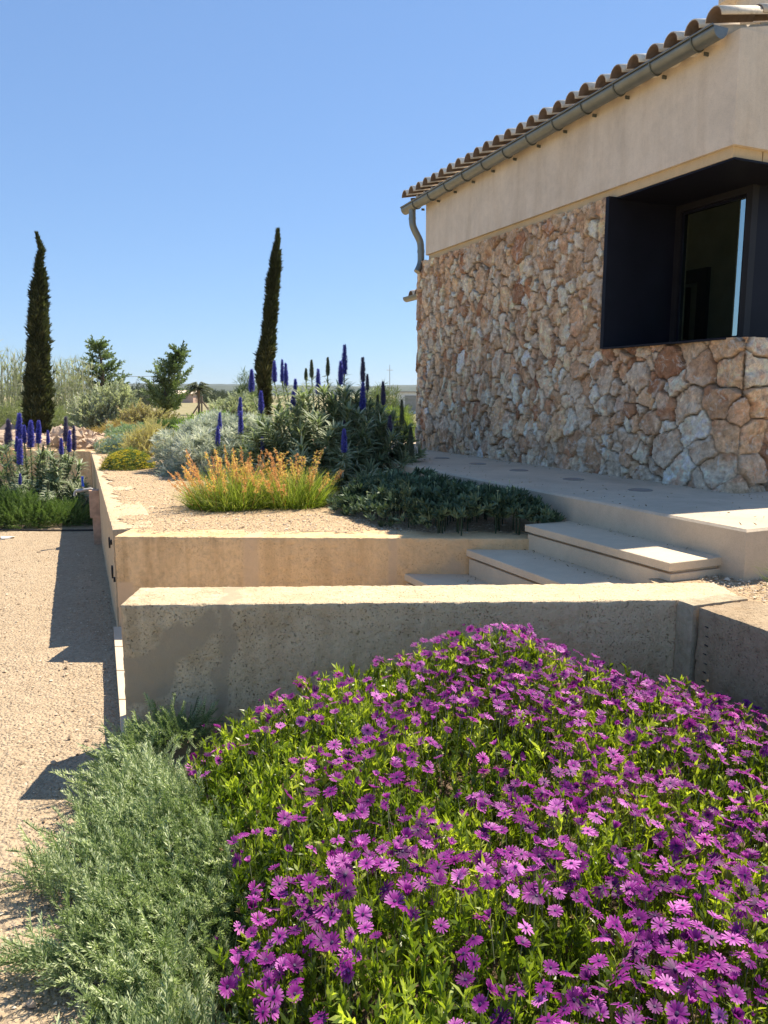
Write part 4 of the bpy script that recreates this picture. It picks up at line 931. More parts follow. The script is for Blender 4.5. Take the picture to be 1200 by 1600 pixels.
RK = [((98, 658), .55, .36, 15.8, 'squarish pink boulder directly right of the broad cypress foot'), ((110, 672), .50, .30, 14.9, 'long pale boulder lying below the squarish one'), ((122, 668), .36, .26, 14.7, 'pale rounded boulder at the right end of the long one'),
      ((88, 680), .40, .2, 14.4, 'flat pink slab close behind the far cross wall'), ((12, 675), .8, .30, 15.2, 'wide pale flat-topped rock at the photo edge behind the blue spikes'), ((150, 678), .42, .24, 14.9, 'low rust-pink rock at the centre of the rubble'), ((165, 682), .34, .2, 14.5, 'small pink rock near the grey cushion plant'),
      ((136, 688), .45, .20, 14.1, 'broad low rock nearest the end of the raised bed'), ((30, 690), .5, .2, 14.5, 'pink slab half hidden behind the left blue spikes'), ((160, 668), .22, .15, 15.6, 'small rounded rock under the russet shrub')]
for k, ((u, v), sx, sz, Y, lab) in enumerate(RK):
    c = Q(u, v, Y); c[2] = .62 + sz * .45; c[2] -= sz * .2; vv, ff = rock(c, (sx * .55, sx * .5, sz * .8), 30 + k)
    tag(MB().add(vv, ff).build('boulder', M_ROCK, origin=c), lab, 'boulder', 'boulders heaped beyond the bed')
mb = MB(); r = np.random.default_rng(3)
for k in range(1100):
    u = r.uniform(-15, 210); Y = r.uniform(13.7, 17.5); c = Q(u, 680, Y); s = r.lognormal(math.log(.075), .5); c[2] = .62 + s * .2 + .22 * r.random() * max(0, 1 - abs(u - 110) / 95)
    d = r.uniform(.6, 1.2, 3); v_, f_, _ = PEB[k % 8]; mb.add(c + orient(v_, r.normal(0, 1, 3), 0) * d * s, f_)
tag(mb.build('rubble', M_ROCK), kind='stuff')

# ------------------------------------------------------------------ raised bed plants
M_ECH = foliage('echium_leaves', (.045, .068, .028), (.24, .29, .16), .25, (1.4, 1.6, .9), c2=(.58, .60, .43))
M_SPIKE = foliage('blue_flowers', (.025, .028, .13), (.075, .085, .44), .2, (1, 1, 1.3), c2=(.24, .24, .68))
M_SPIKED = foliage('dusky_flowers', (.05, .045, .09), (.11, .10, .24), .1, (1, 1, 1), c2=(.22, .20, .24))
M_BUD = foliage('green_buds', (.08, .10, .05), (.18, .19, .12), .1)
M_STEM = plain('green_stem', (.20, .22, .12), .7)
ECL = [(lambda v, f: (v, f, np.linspace(-.1, .12, len(v))))(*leaf(.155, .020, 4, .28 + .1 * k, .28, shape=.7)) for k in range(4)]
FLOR = [clump(5, .016, .0065, 1.0, 500 + k, 1, .1, 0, .002, 0) for k in range(3)]
def spike(c0, c1, r0, seed, mat, parent):
    r = np.random.default_rng(seed); c0 = np.array(c0); c1 = np.array(c1); L = np.linalg.norm(c1 - c0); ax = (c1 - c0) / L; mb = MB()
    tt = np.linspace(0, 1, 22); prof = r0 * np.sin(np.pi * (tt * .84 + .16)) ** .6 * (1 - .62 * tt); prof[-1] = .002
    a = np.linspace(0, 2 * math.pi, 14, endpoint=False); x, y, _ = frame_of(ax); T, A = np.meshgrid(tt, a, indexing='ij')
    bump_ = 1 + .12 * np.sin(A * 7 + T * 60) * np.sin(T * L * 420)
    R = prof[:, None] * bump_ * .86; bow = .09 * r.normal() * T ** 2
    v = c0 + (T * L)[..., None] * ax + (R * np.cos(A) + bow * r0 * 4)[..., None] * x + (R * np.sin(A))[..., None] * y
    i = np.arange(v.shape[0] * 14).reshape(-1, 14); j = np.roll(i, -1, 1); mb.add(v.reshape(-1, 3), np.stack([i[:-1], j[:-1], j[1:], i[1:]], 2).reshape(-1, 4), .15)
    n = 520; t_ = r.random(n) ** .9; an = r.uniform(0, 2 * math.pi, n); pr = np.interp(t_, tt, prof) * .88
    bw_ = np.interp(t_, tt, bow[:, 0]) * r0 * 4; pos = c0 + (t_ * L)[:, None] * ax + (pr * np.cos(an) + bw_)[:, None] * x + (pr * np.sin(an))[:, None] * y
    d = np.cos(an)[:, None] * x + np.sin(an)[:, None] * y + .5 * ax; inst(mb, FLOR, pos, d, r.uniform(.7, 1.2, n) * r0 / .026, r.uniform(.25, 1, n))
    return mb.build('flower_spike', mat, parent)
def echium(name, label, base, spikes, extra, seed, rx, ry, rz, lowleaf=.0):
    base = np.array(base, float); t = thing(name, label, 'flowering bush', tuple(base)); r = np.random.default_rng(seed); ml = MB(); ms = MB()
    ends = []
    for (u, vt, vb, Y, hw, kind) in spikes:
        tp = Q(u + r.uniform(-.5, .5), vt, Y); bt = Q(u, vb, Y); 
        spike(bt, tp, hw * 1.02, int(u * 7 + vt), {'b': M_SPIKE, 'd': M_SPIKED, 'g': M_BUD}[kind], t); ends.append((bt, 1))
    for k in range(extra):
        d = r.normal(0, 1, 3); d[2] = abs(d[2]) * .9 + .05; d /= np.linalg.norm(d); ends.append((base + d * r.uniform(.75, 1.0) * np.array((rx, ry, rz)), 0))
    for e, isp in ends:
        b0 = base + (e - base) * [.25, .25, 0] + [0, 0, .02]; k_ = np.linspace(0, 1, 9)[:, None]
        mid = b0 * .45 + e * .55 + np.array((e[0] - base[0], e[1] - base[1], 0)) * .22; pts = (1 - k_) ** 2 * b0 + 2 * k_ * (1 - k_) * mid + k_ ** 2 * e
        tube(ms, pts, np.linspace(.013, .007, 9), 5)
        m = int(r.uniform(130, 160)) if isp else int(r.uniform(85, 105)); q = (1 - r.random(m) ** (1.0 if isp else 1.6) * .75); q = np.clip(q, .2, 1)
        pp = np.stack([np.interp(q, k_[:, 0], pts[:, j]) for j in range(3)], 1); ax = pts[-1] - pts[-3]; ax /= np.linalg.norm(ax); x, y, _ = frame_of(ax); a = r.uniform(0, 2 * math.pi, m)
        el = np.where(isp, .35, .25) + (q - .3) * (1.1 if not isp else .5) + r.normal(0, .15, m)
        d = np.cos(a)[:, None] * x + np.sin(a)[:, None] * y; d = d * np.cos(el)[:, None] + ax * np.sin(el)[:, None]
        # the curl must bend down: roll so template +x points to -axis
        sc = r.uniform(.6, 1.1, m) * np.clip(1.35 - .75 * q * isp, .5, 1.1)
        X0, Y0, Z0 = frame_of(d); down = -ax; cr = np.arctan2((Y0 * down).sum(1), (X0 * down).sum(1)); inst(ml, ECL, pp, d, sc, np.clip(r.normal(.55, .2, m), 0, 1), roll=cr)
    ml.build('leaves', M_ECH, t); ms.build('stems', M_STEM, t); return t
SP = [(393, 578, 613, 9.6, .033, 'b'), (375, 622, 650, 9.0, .026, 'b'), (376, 643, 678, 8.6, .027, 'b'), (408, 612, 646, 9.0, .03, 'b'), (410, 683, 705, 8.0, .018, 'b'), (429, 565, 597, 9.4, .028, 'b'), (441, 562, 598, 9.3, .024, 'b'),
      (447, 568, 603, 9.0, .026, 'b'), (462, 593, 620, 9.1, .027, 'b'), (458, 610, 642, 8.3, .028, 'b'), (478, 576, 594, 9.4, .02, 'g'), (487, 563, 590, 9.3, .024, 'g'), (497, 577, 617, 8.7, .028, 'b'), (512, 559, 587, 9.2, .023, 'g'),
      (538, 540, 585, 9.3, .034, 'b'), (532, 565, 601, 8.6, .028, 'b'), (567, 559, 597, 9.2, .03, 'd'), (574, 585, 610, 9.6, .022, 'd'), (567, 598, 640, 8.2, .03, 'b'), (599, 597, 633, 8.6, .027, 'd'), (590, 617, 641, 8.8, .02, 'g'),
      (628, 625, 663, 8.2, .024, 'g'), (609, 650, 682, 8.0, .027, 'd'), (642, 667, 690, 8.1, .022, 'g'), (643, 690, 712, 7.7, .026, 'g'), (539, 652, 674, 8.1, .026, 'd'), (538, 671, 707, 7.5, .027, 'b'), (343, 645, 682, 9.2, .025, 'b'), (340, 666, 697, 8.9, .025, 'b')]
echium('blue_spiked_bush', 'big grey-green bush with tall blue flower spikes on the raised bed beside the terrace', (-.56, 8.3, .6), SP, 180, 5, 1.08, .78, 1.10)
SPL = [(13, 656, 698, 11.3, .050, 'd'), (30, 647, 686, 11.3, .046, 'b'), (38, 665, 692, 11.0, .030, 'b'), (48, 658, 699, 11.0, .046, 'b'), (60, 658, 693, 11.2, .037, 'b'), (75, 673, 695, 11.4, .024, 'b'), (31, 687, 726, 10.4, .036, 'b'), (27, 683, 706, 10.9, .03, 'b'),
       (67, 695, 718, 10.8, .02, 'g'), (103, 652, 690, 11.2, .036, 'd'), (96, 685, 710, 10.8, .027, 'b'), (108, 673, 706, 11.0, .03, 'b'), (116, 666, 704, 11.1, .032, 'd'), (31, 740, 757, 10.3, .018, 'b'), (75, 753, 765, 10.2, .016, 'g')]
echium('blue_spiked_bush', 'blue-spiked bush growing low by the gravel court in front of the far cross wall', (-5.1, 11.0, G), SPL, 90, 6, 1.05, .55, 1.12)
DS = [sprig(.16, 12, .03, .005, .9, 600 + k, .2, 3) for k in range(5)]
M_DG = foliage('feathery_green', (.035, .06, .02), (.13, .19, .06), .25, c2=(.20, .27, .09))
dome('feathery_shrub', 'low feathery green shrub edging the gravel court under the far blue-spiked bush', 'shrub', (-5.2, 10.3, G), 1.3, .45, .36, DS, 3600, 1.0, M_DG, .5, .25, None, .45, seed=22, stems=14)

M_SILV = foliage('silver_leaves', (.26, .30, .23), (.58, .61, .50), .25, (1.2, 1.25, 1.0), c2=(.80, .82, .70))
SIL = []
for k in range(5):                                   # lobed silver leaf clusters
    ps = []; r = np.random.default_rng(700 + k)
    for q in range(7):
        a = q * 2.4 + r.uniform(-.3, .3); e = r.uniform(.35, 1.15); d = np.array((math.sin(e) * math.cos(a), math.sin(e) * math.sin(a), math.cos(e))); L = r.uniform(.05, .08)
        v, f = leaf(L, .012, 2, .3, .2); ps.append((orient(v, d, a), f, r.uniform(-.1, .1)))
        for sgn in (-1, 1):
            for fr_ in (.35, .6):
                v, f = leaf(L * .4, .009, 1, .1, .1); x_, y_, _ = frame_of(d); d2 = d * .7 + sgn * (x_ * math.cos(a * 1.3) + y_ * math.sin(a * 1.3)) * .7
                ps.append((orient(v, d2, a, d * L * fr_), f, r.uniform(-.1, .1)))
    SIL.append(combine(ps))
dome('silver_bush', 'wide silvery white-leaved mound behind the orange flowering tufts', 'bush', (-1.95, 9.75, .58), .88, .85, .78, SIL, 2700, 1.9, M_SILV, .45, .22, None, .5, seed=31, stems=16)
dome('silver_bush', 'small silvery clump bridging the big silver mound and the blue-spiked bush', 'bush', (-1.35, 9.3, .58), .5, .5, .62, SIL, 800, 1.8, M_SILV, .45, .22, None, .5, seed=32)
YEL = foliage('yellow_heads', (.45, .36, .03), (.75, .66, .05), .2, (1.2, 1.1, .5))
HEAD = [combine([(orient(leaf(.012, .006, 1, .0, .1)[0], (math.cos(a), math.sin(a), .35), a), leaf(.012, .006, 1)[1], .1 * math.sin(5 * a)) for a in np.arange(7) * .9])]
def heads(t, base, rx, ry, rz, n, sc, seed, name='flower_heads', mat=None):
    r = np.random.default_rng(seed); d = r.normal(0, 1, (n, 3)); d[:, 2] = np.abs(d[:, 2]) + .15; d /= np.linalg.norm(d, axis=1, keepdims=True); mb = MB()
    inst(mb, HEAD, np.array(base) + d * [rx, ry, rz] * 1.06, d * .5 + [0, 0, .7], sc * r.uniform(.7, 1.3, n), r.uniform(0, 1, n)); tag(mb.build(name, mat or YEL, t), kind='stuff')
b_ = (-3.36, 10.1, .6); t = dome('yellow_cushion', 'low cushion thick with yellow flowers at the near foot of the silver mound', 'cushion plant', b_, .32, .32, .26, SM, 900, .6, M_DG, .5, .2, None, .5, seed=41)
heads(t, b_, .33, .33, .27, 900, 2.0, 42)
b_ = (-4.42, 13.0, .62); t = dome('grey_cushion', 'blue-grey cushion plant dotted with yellow by the pink rocks', 'cushion plant', b_, .42, .45, .30, SIL, 600, 1.0, foliage('blue_grey_leaves', (.16, .22, .19), (.40, .47, .41), .2), .5, .2, None, .5, seed=43)
heads(t, b_, .43, .46, .32, 200, 2.2, 44)
b_ = (-3.72, 12.2, .62); t = dome('straw_tuft', 'straw-coloured wispy tuft with yellow tips between grey cushion and silver mound', 'plant', b_, .34, .4, .46, DS, 800, 1.2, foliage('straw', (.34, .27, .14), (.58, .50, .30), .3), .75, .2, None, .3, seed=45)
heads(t, b_, .42, .4, .42, 110, 2.4, 46)
dome('grey_green_mound', 'grey-green leafy mound behind the grey cushion, in front of the russet shrub', 'bush', (-4.95, 15.2, .62), .62, .6, .42, SIL, 900, 1.3, foliage('sage_leaves', (.16, .22, .14), (.36, .43, .31), .25), .5, .25, None, .5, seed=47)
b_ = (-3.0, 13.6, .62); t = dome('orange_tuft', 'small orange and yellow flowering tuft far back at the edge of the silver mound', 'plant', b_, .4, .35, .42, DS, 260, 1.1, M_WEED, .7, .2, None, .3, seed=48)
heads(t, b_, .4, .35, .46, 130, 2.4, 49, mat=foliage('orange_heads', (.50, .20, .04), (.75, .42, .08), .2))
dome('bright_green_tuft', 'bright green grassy tuft at the foot of the ragged conifer', 'plant', (-3.9, 17.6, .6), .75, .5, .42, DS, 700, 1.8, foliage('bright_green', (.12, .20, .03), (.30, .42, .08), .35), .7, .2, None, .3, seed=50)
dome('green_mound', 'dark green mound left of the bright green tuft, below the ragged conifer', 'bush', (-4.95, 18.2, .6), .75, .5, .40, SM, 900, 1.2, M_DG, .6, .2, None, .4, seed=51)

# bulbine tufts
M_BLADE = foliage('grassy_leaves', (.05, .08, .01), (.22, .28, .045), .4, (1.6, 1.8, .6), c2=(.55, .54, .20))
M_ORG = foliage('orange_flowers', (.62, .32, .13), (.84, .56, .27), .35, (1.3, 1.2, .8), c2=(.86, .76, .20))
BL = [(lambda v, f: (v, f, np.linspace(-.25, .2, len(v))))(*leaf(.38, .0066, 4, .3 + .12 * k, .3, base=1, shape=.35)) for k in range(4)]
BF = [clump(5, .019, .011, 1.2, 800 + k, 1, .1, .1, .004, 0) for k in range(3)]
def bulbine(label, c, rx, ry, n, ns, seed, hs):
    c = np.array(c, float); t = thing('orange_flowered_tuft', label, 'flowering plant', tuple(c), 'orange flowering tufts'); r = np.random.default_rng(seed); mb = MB()
    a = r.uniform(0, 2 * math.pi, n); q = np.sqrt(r.random(n)); pos = c + np.stack([np.cos(a) * q * rx * .8, np.sin(a) * q * ry * .8, 0 * q], 1)
    d = np.stack([np.cos(a) * q * .75, np.sin(a) * q * .75, np.full(n, 1.)], 1) + r.normal(0, .2, (n, 3)); inst(mb, BL, pos, d, r.uniform(.65, 1.1, n) * (.6 + .5 * np.sqrt(1 - q * q)), np.clip(r.normal(.5, .25, n), 0, 1)); mb.build('leaves', M_BLADE, t)
    for k in range(ns):
        a = r.uniform(0, 2 * math.pi); q = math.sqrt(r.random()) * 1.0; hk = .5 + .5 * math.sqrt(max(0, 1 - q * q)); p0 = c + np.array((math.cos(a) * q * rx * .8, math.sin(a) * q * ry * .8, 0)); h = hs * r.uniform(.7, 1.1) * hk
        d = np.array((math.cos(a) * q * .7 + r.normal(0, .14), math.sin(a) * q * .5, 1)); p1 = p0 + d * h; m_ = (p0 + p1) / 2 - np.array((d[0], d[1], 0)) * h * .12; k_ = np.linspace(0, 1, 6)[:, None]; pts = (1 - k_) ** 2 * p0 + 2 * k_ * (1 - k_) * m_ + k_ ** 2 * p1
        mb = MB(); tube(mb, pts, [.0022] * 6, 3, .05, cap=False); m = 34; qq = r.uniform(.58, 1, m); pp = np.stack([np.interp(qq, k_[:, 0], pts[:, j]) for j in range(3)], 1)
        an = r.uniform(0, 2 * math.pi, m); wd = .019 * (1.1 - .8 * (qq - .58) / .42); dd = np.stack([np.cos(an), np.sin(an), np.full(m, .3)], 1); inst(mb, BF, pp + dd * wd[:, None] * .5, dd, r.uniform(.6, 1.15, m), np.clip(r.normal(.35 + .5 * (r.random() < .5), .2, m), 0, 1)); mb.build('flower_stalk', M_ORG, t)
bulbine('left and larger grassy tuft with orange flower stalks on the raised bed edge', (-1.33, 6.62, .61), .42, .34, 2300, 58, 1, .52)
bulbine('right grassy tuft with orange and yellow flower stalks, next to the blue-spiked bush', (-.80, 6.72, .61), .34, .33, 1700, 44, 2, .50)
# succulent mat in the shade
M_SUC = foliage('succulent_leaves', (.030, .052, .026), (.105, .15, .080), .1, c2=(.20, .26, .155))
SUC = [clump(15, .042, .013, 1.15, 900 + k, 2, .15, .3, .02, .004, .8) for k in range(5)]
b_ = np.array((.62, 6.05, .58)); t = thing('succulent_mat', 'dark blue-green succulent mat in house shade between raised bed and stairs', 'ground cover', tuple(b_)); r = np.random.default_rng(9)
n = 3600; x = r.uniform(-.45, 1.75, n); y = r.uniform(5.25, 7.6, n)
def sucmask(x, y):
    nn = (x - O[0]) * N[0] + (y - O[1]) * N[1]; e = 1 - ((x - .55) / .98) ** 2 - ((y - 6.15 + .45 * (x - .5)) / .92) ** 2 + .25 * fbm(np.stack([x * 3, y * 3, x * 0], 1), 2, 12)
    return np.minimum(e, (nn - 1.24) * 4)
e = sucmask(x, y); k = e > 0; x, y, e = x[k], y[k], e[k]; h = .03 + .25 * np.minimum(1, np.sqrt(np.maximum(e, 0)) * 1.3) + .05 * fbm(np.stack([x * 6, y * 6, x * 0], 1), 2, 13); z = .6 + h * r.uniform(.45, 1.0, len(x)) ** .7
mb = MB(); inst(mb, SUC, np.stack([x, y, z], 1), rnd_dir(len(x), 1, .3), r.uniform(.9, 1.5, len(x)), np.clip(r.normal(.5, .22, len(x)), 0, 1)); 
for k in range(0, len(x), 9):
    if e[k] > .25: tube(mb, [(x[k], y[k], .58), (x[k], y[k], z[k])], .005, 4, .1)
mb.build('leaves', M_SUC, t)
M_FLUFF = foliage('pale_seed_heads', (.42, .44, .28), (.66, .66, .50), .3)
for k in range(26):
    j = r.integers(0, len(x)); c = np.array((x[j], y[j], .6 + h[j] + r.uniform(.03, .09))); mb = MB(); tube(mb, [c - [0, 0, .1], c], .0018, 3, .1, cap=False)
    inst(mb, HEAD, np.repeat(c[None], 5, 0), r.normal(0, 1, (5, 3)) + [0, 0, .5], np.full(5, .8), r.uniform(.3, 1, 5)); mb.build('flower_head', M_FLUFF, t)
M_LSUC = foliage('pale_succulent', (.16, .20, .12), (.34, .38, .26), .15)
dome('pale_succulent_tuft', 'small pale green rosette clump at the sunny end of the dark succulent mat', 'plant', (-.02, 6.62, .6), .26, .24, .20, SUC, 330, 1.15, M_LSUC, .6, .2, None, .6, seed=61)
dome('edge_weed', 'little yellow-green weed on the gravel beside the terrace corner', 'weed', (2.05, 3.78, .62), .10, .08, .10, BL, 70, .45, M_BLADE, .7, .2, None, .2, seed=62, stems=2)

# ------------------------------------------------------------------ tap, hose, stones by the court
tt = (8.95 - LW0[1]) / LWD[1]; c = LW0 + LWD * tt
t0 = thing('garden_tap', 'metal garden tap with a blue lever and a terracotta pipe cover on the long wall', 'tap', (c[0], c[1], G))
mb = MB()
def wbox(a0, a1, o0, o1, z0, z1): 
    q = lambda a, o_: (c[0] + LWD[0] * a + LWN[0] * o_, c[1] + LWD[1] * a + LWN[1] * o_)
    return [[*q(a0, o0), z0], [*q(a1, o0), z0], [*q(a1, o1), z0], [*q(a0, o1), z0], [*q(a0, o0), z1], [*q(a1, o0), z1], [*q(a1, o1), z1], [*q(a0, o1), z1]]
mb.add(wbox(-.07, .07, .0, .085, G, .18), BOXF); mb.add(wbox(-.08, .08, .002, .11, .1805, .50), BOXF); mb.build('pipe_cover', M_WOOD, t0)
p = lambda o_, z, a=0: np.array((c[0] + LWN[0] * o_ + LWD[0] * a, c[1] + LWN[1] * o_ + LWD[1] * a, z))
mb = MB(); tube(mb, [p(.05, .50), p(.09, .515), p(.13, .51), p(.20, .50), p(.25, .495)], [.014, .016, .014, .022, .018], 10); tube(mb, [p(.25, .50), p(.265, .47), p(.265, .44)], [.016, .015, .017], 10); tube(mb, [p(.17, .5), p(.17, .545)], .012, 8); mb.build('tap_body', M_METAL, t0, smooth=True)
mb = MB(); tube(mb, [p(.17, .546), p(.175, .60), p(.17, .66)], [.016, .013, .016], 8); mb.build('lever', M_BLUE, t0, smooth=True)
k = np.linspace(0, 1, 30); pts = np.stack([-8 + 4.45 * k, 9.62 + .12 * np.sin(k * 5) + .25 * k, np.full(30, G + .03)], 1)
mb = MB(); tube(mb, pts, .012, 6); tag(mb.build('irrigation_hose', M_BLACK, smooth=True, origin=pts[0]), 'black irrigation hose lying across the gravel in front of the feathery shrub', 'hose')
c = P(10, 843, G); vv, ff = rock(c + [0, 0, .02], (.10, .09, .03), 77); tag(MB().add(vv, ff).build('white_stone', M_WHITE, origin=c), 'flat white stone lying alone on the gravel near the hose', 'stone')
for k, (u, v, s, lab) in enumerate(((128, 1526 + 44, .016, 'small brown stone on the sunny gravel below the rosemary'), (52, 1571, .018, 'brown pebble on the gravel at the bottom edge of the photo'), (84, 1195, .018, 'dark clod at the tip of the wall shadow'), (137, 1158, .015, 'small stone beside the sunlit stair landing'))):
    c = P(u, v, G); vv, ff = rock(c + [0, 0, s * .5], (s, s * .8, s * .7), 90 + k); tag(MB().add(vv, ff).build('loose_stone', M_ROCK, origin=c), lab, 'stone', 'stones on the gravel')

# dry leaf litter on the paving and bed
M_LIT = foliage('dry_litter', (.10, .06, .03), (.36, .25, .13), .1)
LT = [(lambda v, f: (v, f, np.zeros(len(v))))(*leaf(.03, .010, 2, .5, .3)) for _ in range(2)]
mb = MB(); n = 420; sl = r.uniform(-1.1, 5, n); nl = np.where(r.random(n) < .5, 1.0 + r.normal(0, .25, n), np.abs(r.normal(.05, .05, n)) + .04); k = (nl < 1.19) & (nl > .03)
inst(mb, LT, L2W(np.stack([sl[k], nl[k], np.full(k.sum(), .906)], 1)), rnd_dir(k.sum(), .12, 1), r.uniform(.25, .8, k.sum()), r.uniform(0, 1, k.sum()))
for (zt_, na, nb_, ns_) in ((.727, 1.22, 1.3, 40), (.557, 1.59, 1.72, 60), (.383, 1.96, 2.1, 60)):
    inst(mb, LT, L2W(np.stack([r.uniform(-.8, .45, ns_), na + (nb_ - na) * r.random(ns_) ** 2, np.full(ns_, zt_ + .004)], 1)), rnd_dir(ns_, .15, 1), r.uniform(.3, .8, ns_), r.uniform(0, 1, ns_))
x_ = r.uniform(-4, .8, 900); y_ = 5.4 + 6 * r.random(900) ** 1.5; k = bed_keep(x_, y_); inst(mb, LT, np.stack([x_[k], y_[k], bedz(x_[k], y_[k]) + .006], 1), rnd_dir(k.sum(), .15, 1), r.uniform(.3, 1.0, k.sum()), r.uniform(0, 1, k.sum()))
tag(mb.build('leaf_litter', M_LIT), kind='stuff')

# ------------------------------------------------------------------ rosemary
M_ROS = foliage('rosemary_needles', (.035, .058, .018), (.20, .26, .115), .3, (1.5, 1.7, .85), c2=(.60, .64, .42))
RS = [sprig(.15, 20, .027, .0042, 1.0, 1000 + k, .15 + .06 * k, 3, .55) for k in range(6)]
def inpoly(px, py, poly):
    poly = np.asarray(poly); c = np.zeros(len(px), bool); j = len(poly) - 1
    for i in range(len(poly)):
        xi, yi = poly[i]; xj, yj = poly[j]; m = ((yi > py) != (yj > py)) & (px < (xj - xi) * (py - yi) / (yj - yi + 1e-12) + xi); c ^= m; j = i
    return c
def pdist(px, py, poly, closed=True):
    poly = np.asarray(poly); d = np.full(len(px), 9.); m = len(poly)
    for i in range(m if closed else m - 1):
        a = poly[i]; b2 = poly[(i + 1) % m]; ab = b2 - a; t_ = np.clip(((px - a[0]) * ab[0] + (py - a[1]) * ab[1]) / (ab @ ab + 1e-12), 0, 1); d = np.minimum(d, np.hypot(px - a[0] - t_ * ab[0], py - a[1] - t_ * ab[1]))
    return d
def rosemary(label, poly, edge, H, nbr, seed, root, zb=-.12, fall=.2):
    """poly: outline in plan; edge: the part of the outline lying on gravel"""
    poly = np.array(poly); edge = np.array(edge); r = np.random.default_rng(seed); x0, y0 = poly.min(0); x1, y1 = poly.max(0); n = int((x1 - x0) * (y1 - y0) * 2000)
    x = r.uniform(x0, x1, n); y = r.uniform(y0, y1, n); nz = .05 * fbm(np.stack([x * 5, y * 5, x * 0], 1), 3, seed); k = inpoly(x + nz, y + nz, poly); x, y = x[k], y[k]
    d = pdist(x, y, edge, False); q = np.stack([x * 5.5, y * 5.5, x * 0], 1)
    z = zb + H * (1 - np.exp(-d / fall)) + .05 * fbm(q, 2, seed + 1) * np.minimum(1, d / .15)
    t = thing('rosemary_bush', label, 'rosemary', (float(x.mean()), float(y.mean()), zb), 'creeping rosemary bushes')
    # arching branches that run outwards, each clothed in upturned sprigs
    root = np.array(root); hz_ = lambda a, b_: zb + H * (1 - np.exp(-pdist(a, b_, edge, False) / fall)) + .06 * fbm(np.stack([a * 5.5, b_ * 5.5, a * 0], 1), 2, seed + 1)
    mb = MB(); ms = MB(); tips = r.permutation(len(x))[:nbr]
    for k in tips:
        tp = np.array((x[k], y[k])); rt = root[r.integers(0, len(root))] + r.normal(0, .05, 2); dv = tp - rt; L = np.hypot(*dv); m = max(5, int(L / .034)); q = np.linspace(.12, 1, m)
        sw = np.array((-dv[1], dv[0])) * r.normal(0, .10); px = rt[0] + dv[0] * q + sw[0] * np.sin(np.pi * q); py = rt[1] + dv[1] * q + sw[1] * np.sin(np.pi * q)
        pz = hz_(px, py) - .02 - .10 * r.random() ** 1.5; pz[-1] += .01; pz = np.maximum(pz, zb + .01)
        hd = np.append(dv / max(L, .01), 0); dd = hd * r.uniform(.35, .9, (m, 1)) + [0, 0, .75] + r.normal(0, .33, (m, 3)); dd[-2:] += hd * .5
        keep_ = inpoly(px, py, poly) | (q > .9); tb = r.uniform(-.18, .18)
        inst(mb, RS, np.stack([px, py, pz], 1)[keep_], dd[keep_], (r.uniform(.55, 1.15, m) * (.8 + .3 * q))[keep_], np.clip(.42 + tb + .25 * q + r.uniform(-.12, .12, m), 0, 1)[keep_])
        if k % 3 == 0: tube(ms, np.stack([px, py, pz - .02], 1), np.linspace(.0045, .0016, m), 4, cap=False)
    mb.build('needles', M_ROS, t)
    ms.build('branches', M_BARK, t)
gr = [P(u, v, -.1)[:2] for u, v in ((222, 1195), (175, 1228), (140, 1262), (85, 1300), (105, 1330), (40, 1358), (35, 1380), (90, 1400), (120, 1435), (105, 1460), (55, 1480), (20, 1505), (70, 1520), (130, 1530), (175, 1550))]
gl_ = P(180, 1590, .0)[:2]
inner = [P(u, v, .2)[:2] for u, v in ((330, 1600), (345, 1500), (385, 1400), (375, 1300), (350, 1240), (300, 1175), (262, 1150))]
rosemary('large pale green creeping rosemary spilling over the gravel left of the daisies', gr + [gl_] + inner, gr[:-1], .23, 190, 1, [(-.42, 2.55), (-.45, 2.2), (-.36, 1.9), (-.62, 2.8)], fall=.24)
ed2 = [P(u, v, -.08)[:2] for u, v in ((225, 1552), (180, 1578), (130, 1615), (100, 1700))]
rosemary('small rosemary mound at the very bottom edge, below the large rosemary', ed2 + [P(u, v, .15)[:2] for u, v in ((60, 1800), (360, 1800), (350, 1560), (300, 1535))], ed2, .26, 75, 2, [(-.4, 1.35), (-.3, 1.15), (-.5, 1.5)])
ed3 = [P(u, v, -.1)[:2] for u, v in ((140, 1228), (175, 1190), (196, 1165), (200, 1130))]
rosemary('dark rosemary in full shade against the foot of the low wall end', ed3 + [(-1.16, 3.43), (-.80, 3.42), (-.80, 3.25), (-.95, 3.18), (-1.15, 3.12), (-1.30, 3.08)], ed3, .27, 46, 3, [(-.88, 3.36), (-1.0, 3.3)], fall=.17)

# ------------------------------------------------------------------ purple daisies
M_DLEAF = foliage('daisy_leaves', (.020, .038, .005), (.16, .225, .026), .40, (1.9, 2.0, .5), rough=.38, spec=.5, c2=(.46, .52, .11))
M_PETAL = foliage('purple_petals', (.06, .005, .075), (.31, .033, .29), .42, (1.5, 1.4, 1.4), rough=.5, spec=.2, c2=(.70, .24, .64))
M_CENT = foliage('flower_centre', (.015, .008, .04), (.10, .04, .14), 0)
crx = np.array([-.95, -.58, -.33, -.11, .11, .27, .46, .62, .74, .99, 1.2, 1.38, 1.6, 2.4]); crz = np.array([.16, .27, .38, .44, .50, .56, .60, .57, .50, .42, .39, .36, .33, .30])
lfy = np.array([0.6, 1.2, 1.48, 1.91, 2.45, 2.9, 3.1, 3.4]); lfx = np.array([-.36, -.35, -.36, -.385, -.55, -.80, -.84, -.80])
def xr(y): return 1.408 + (3.567 - y) * .39 - .10
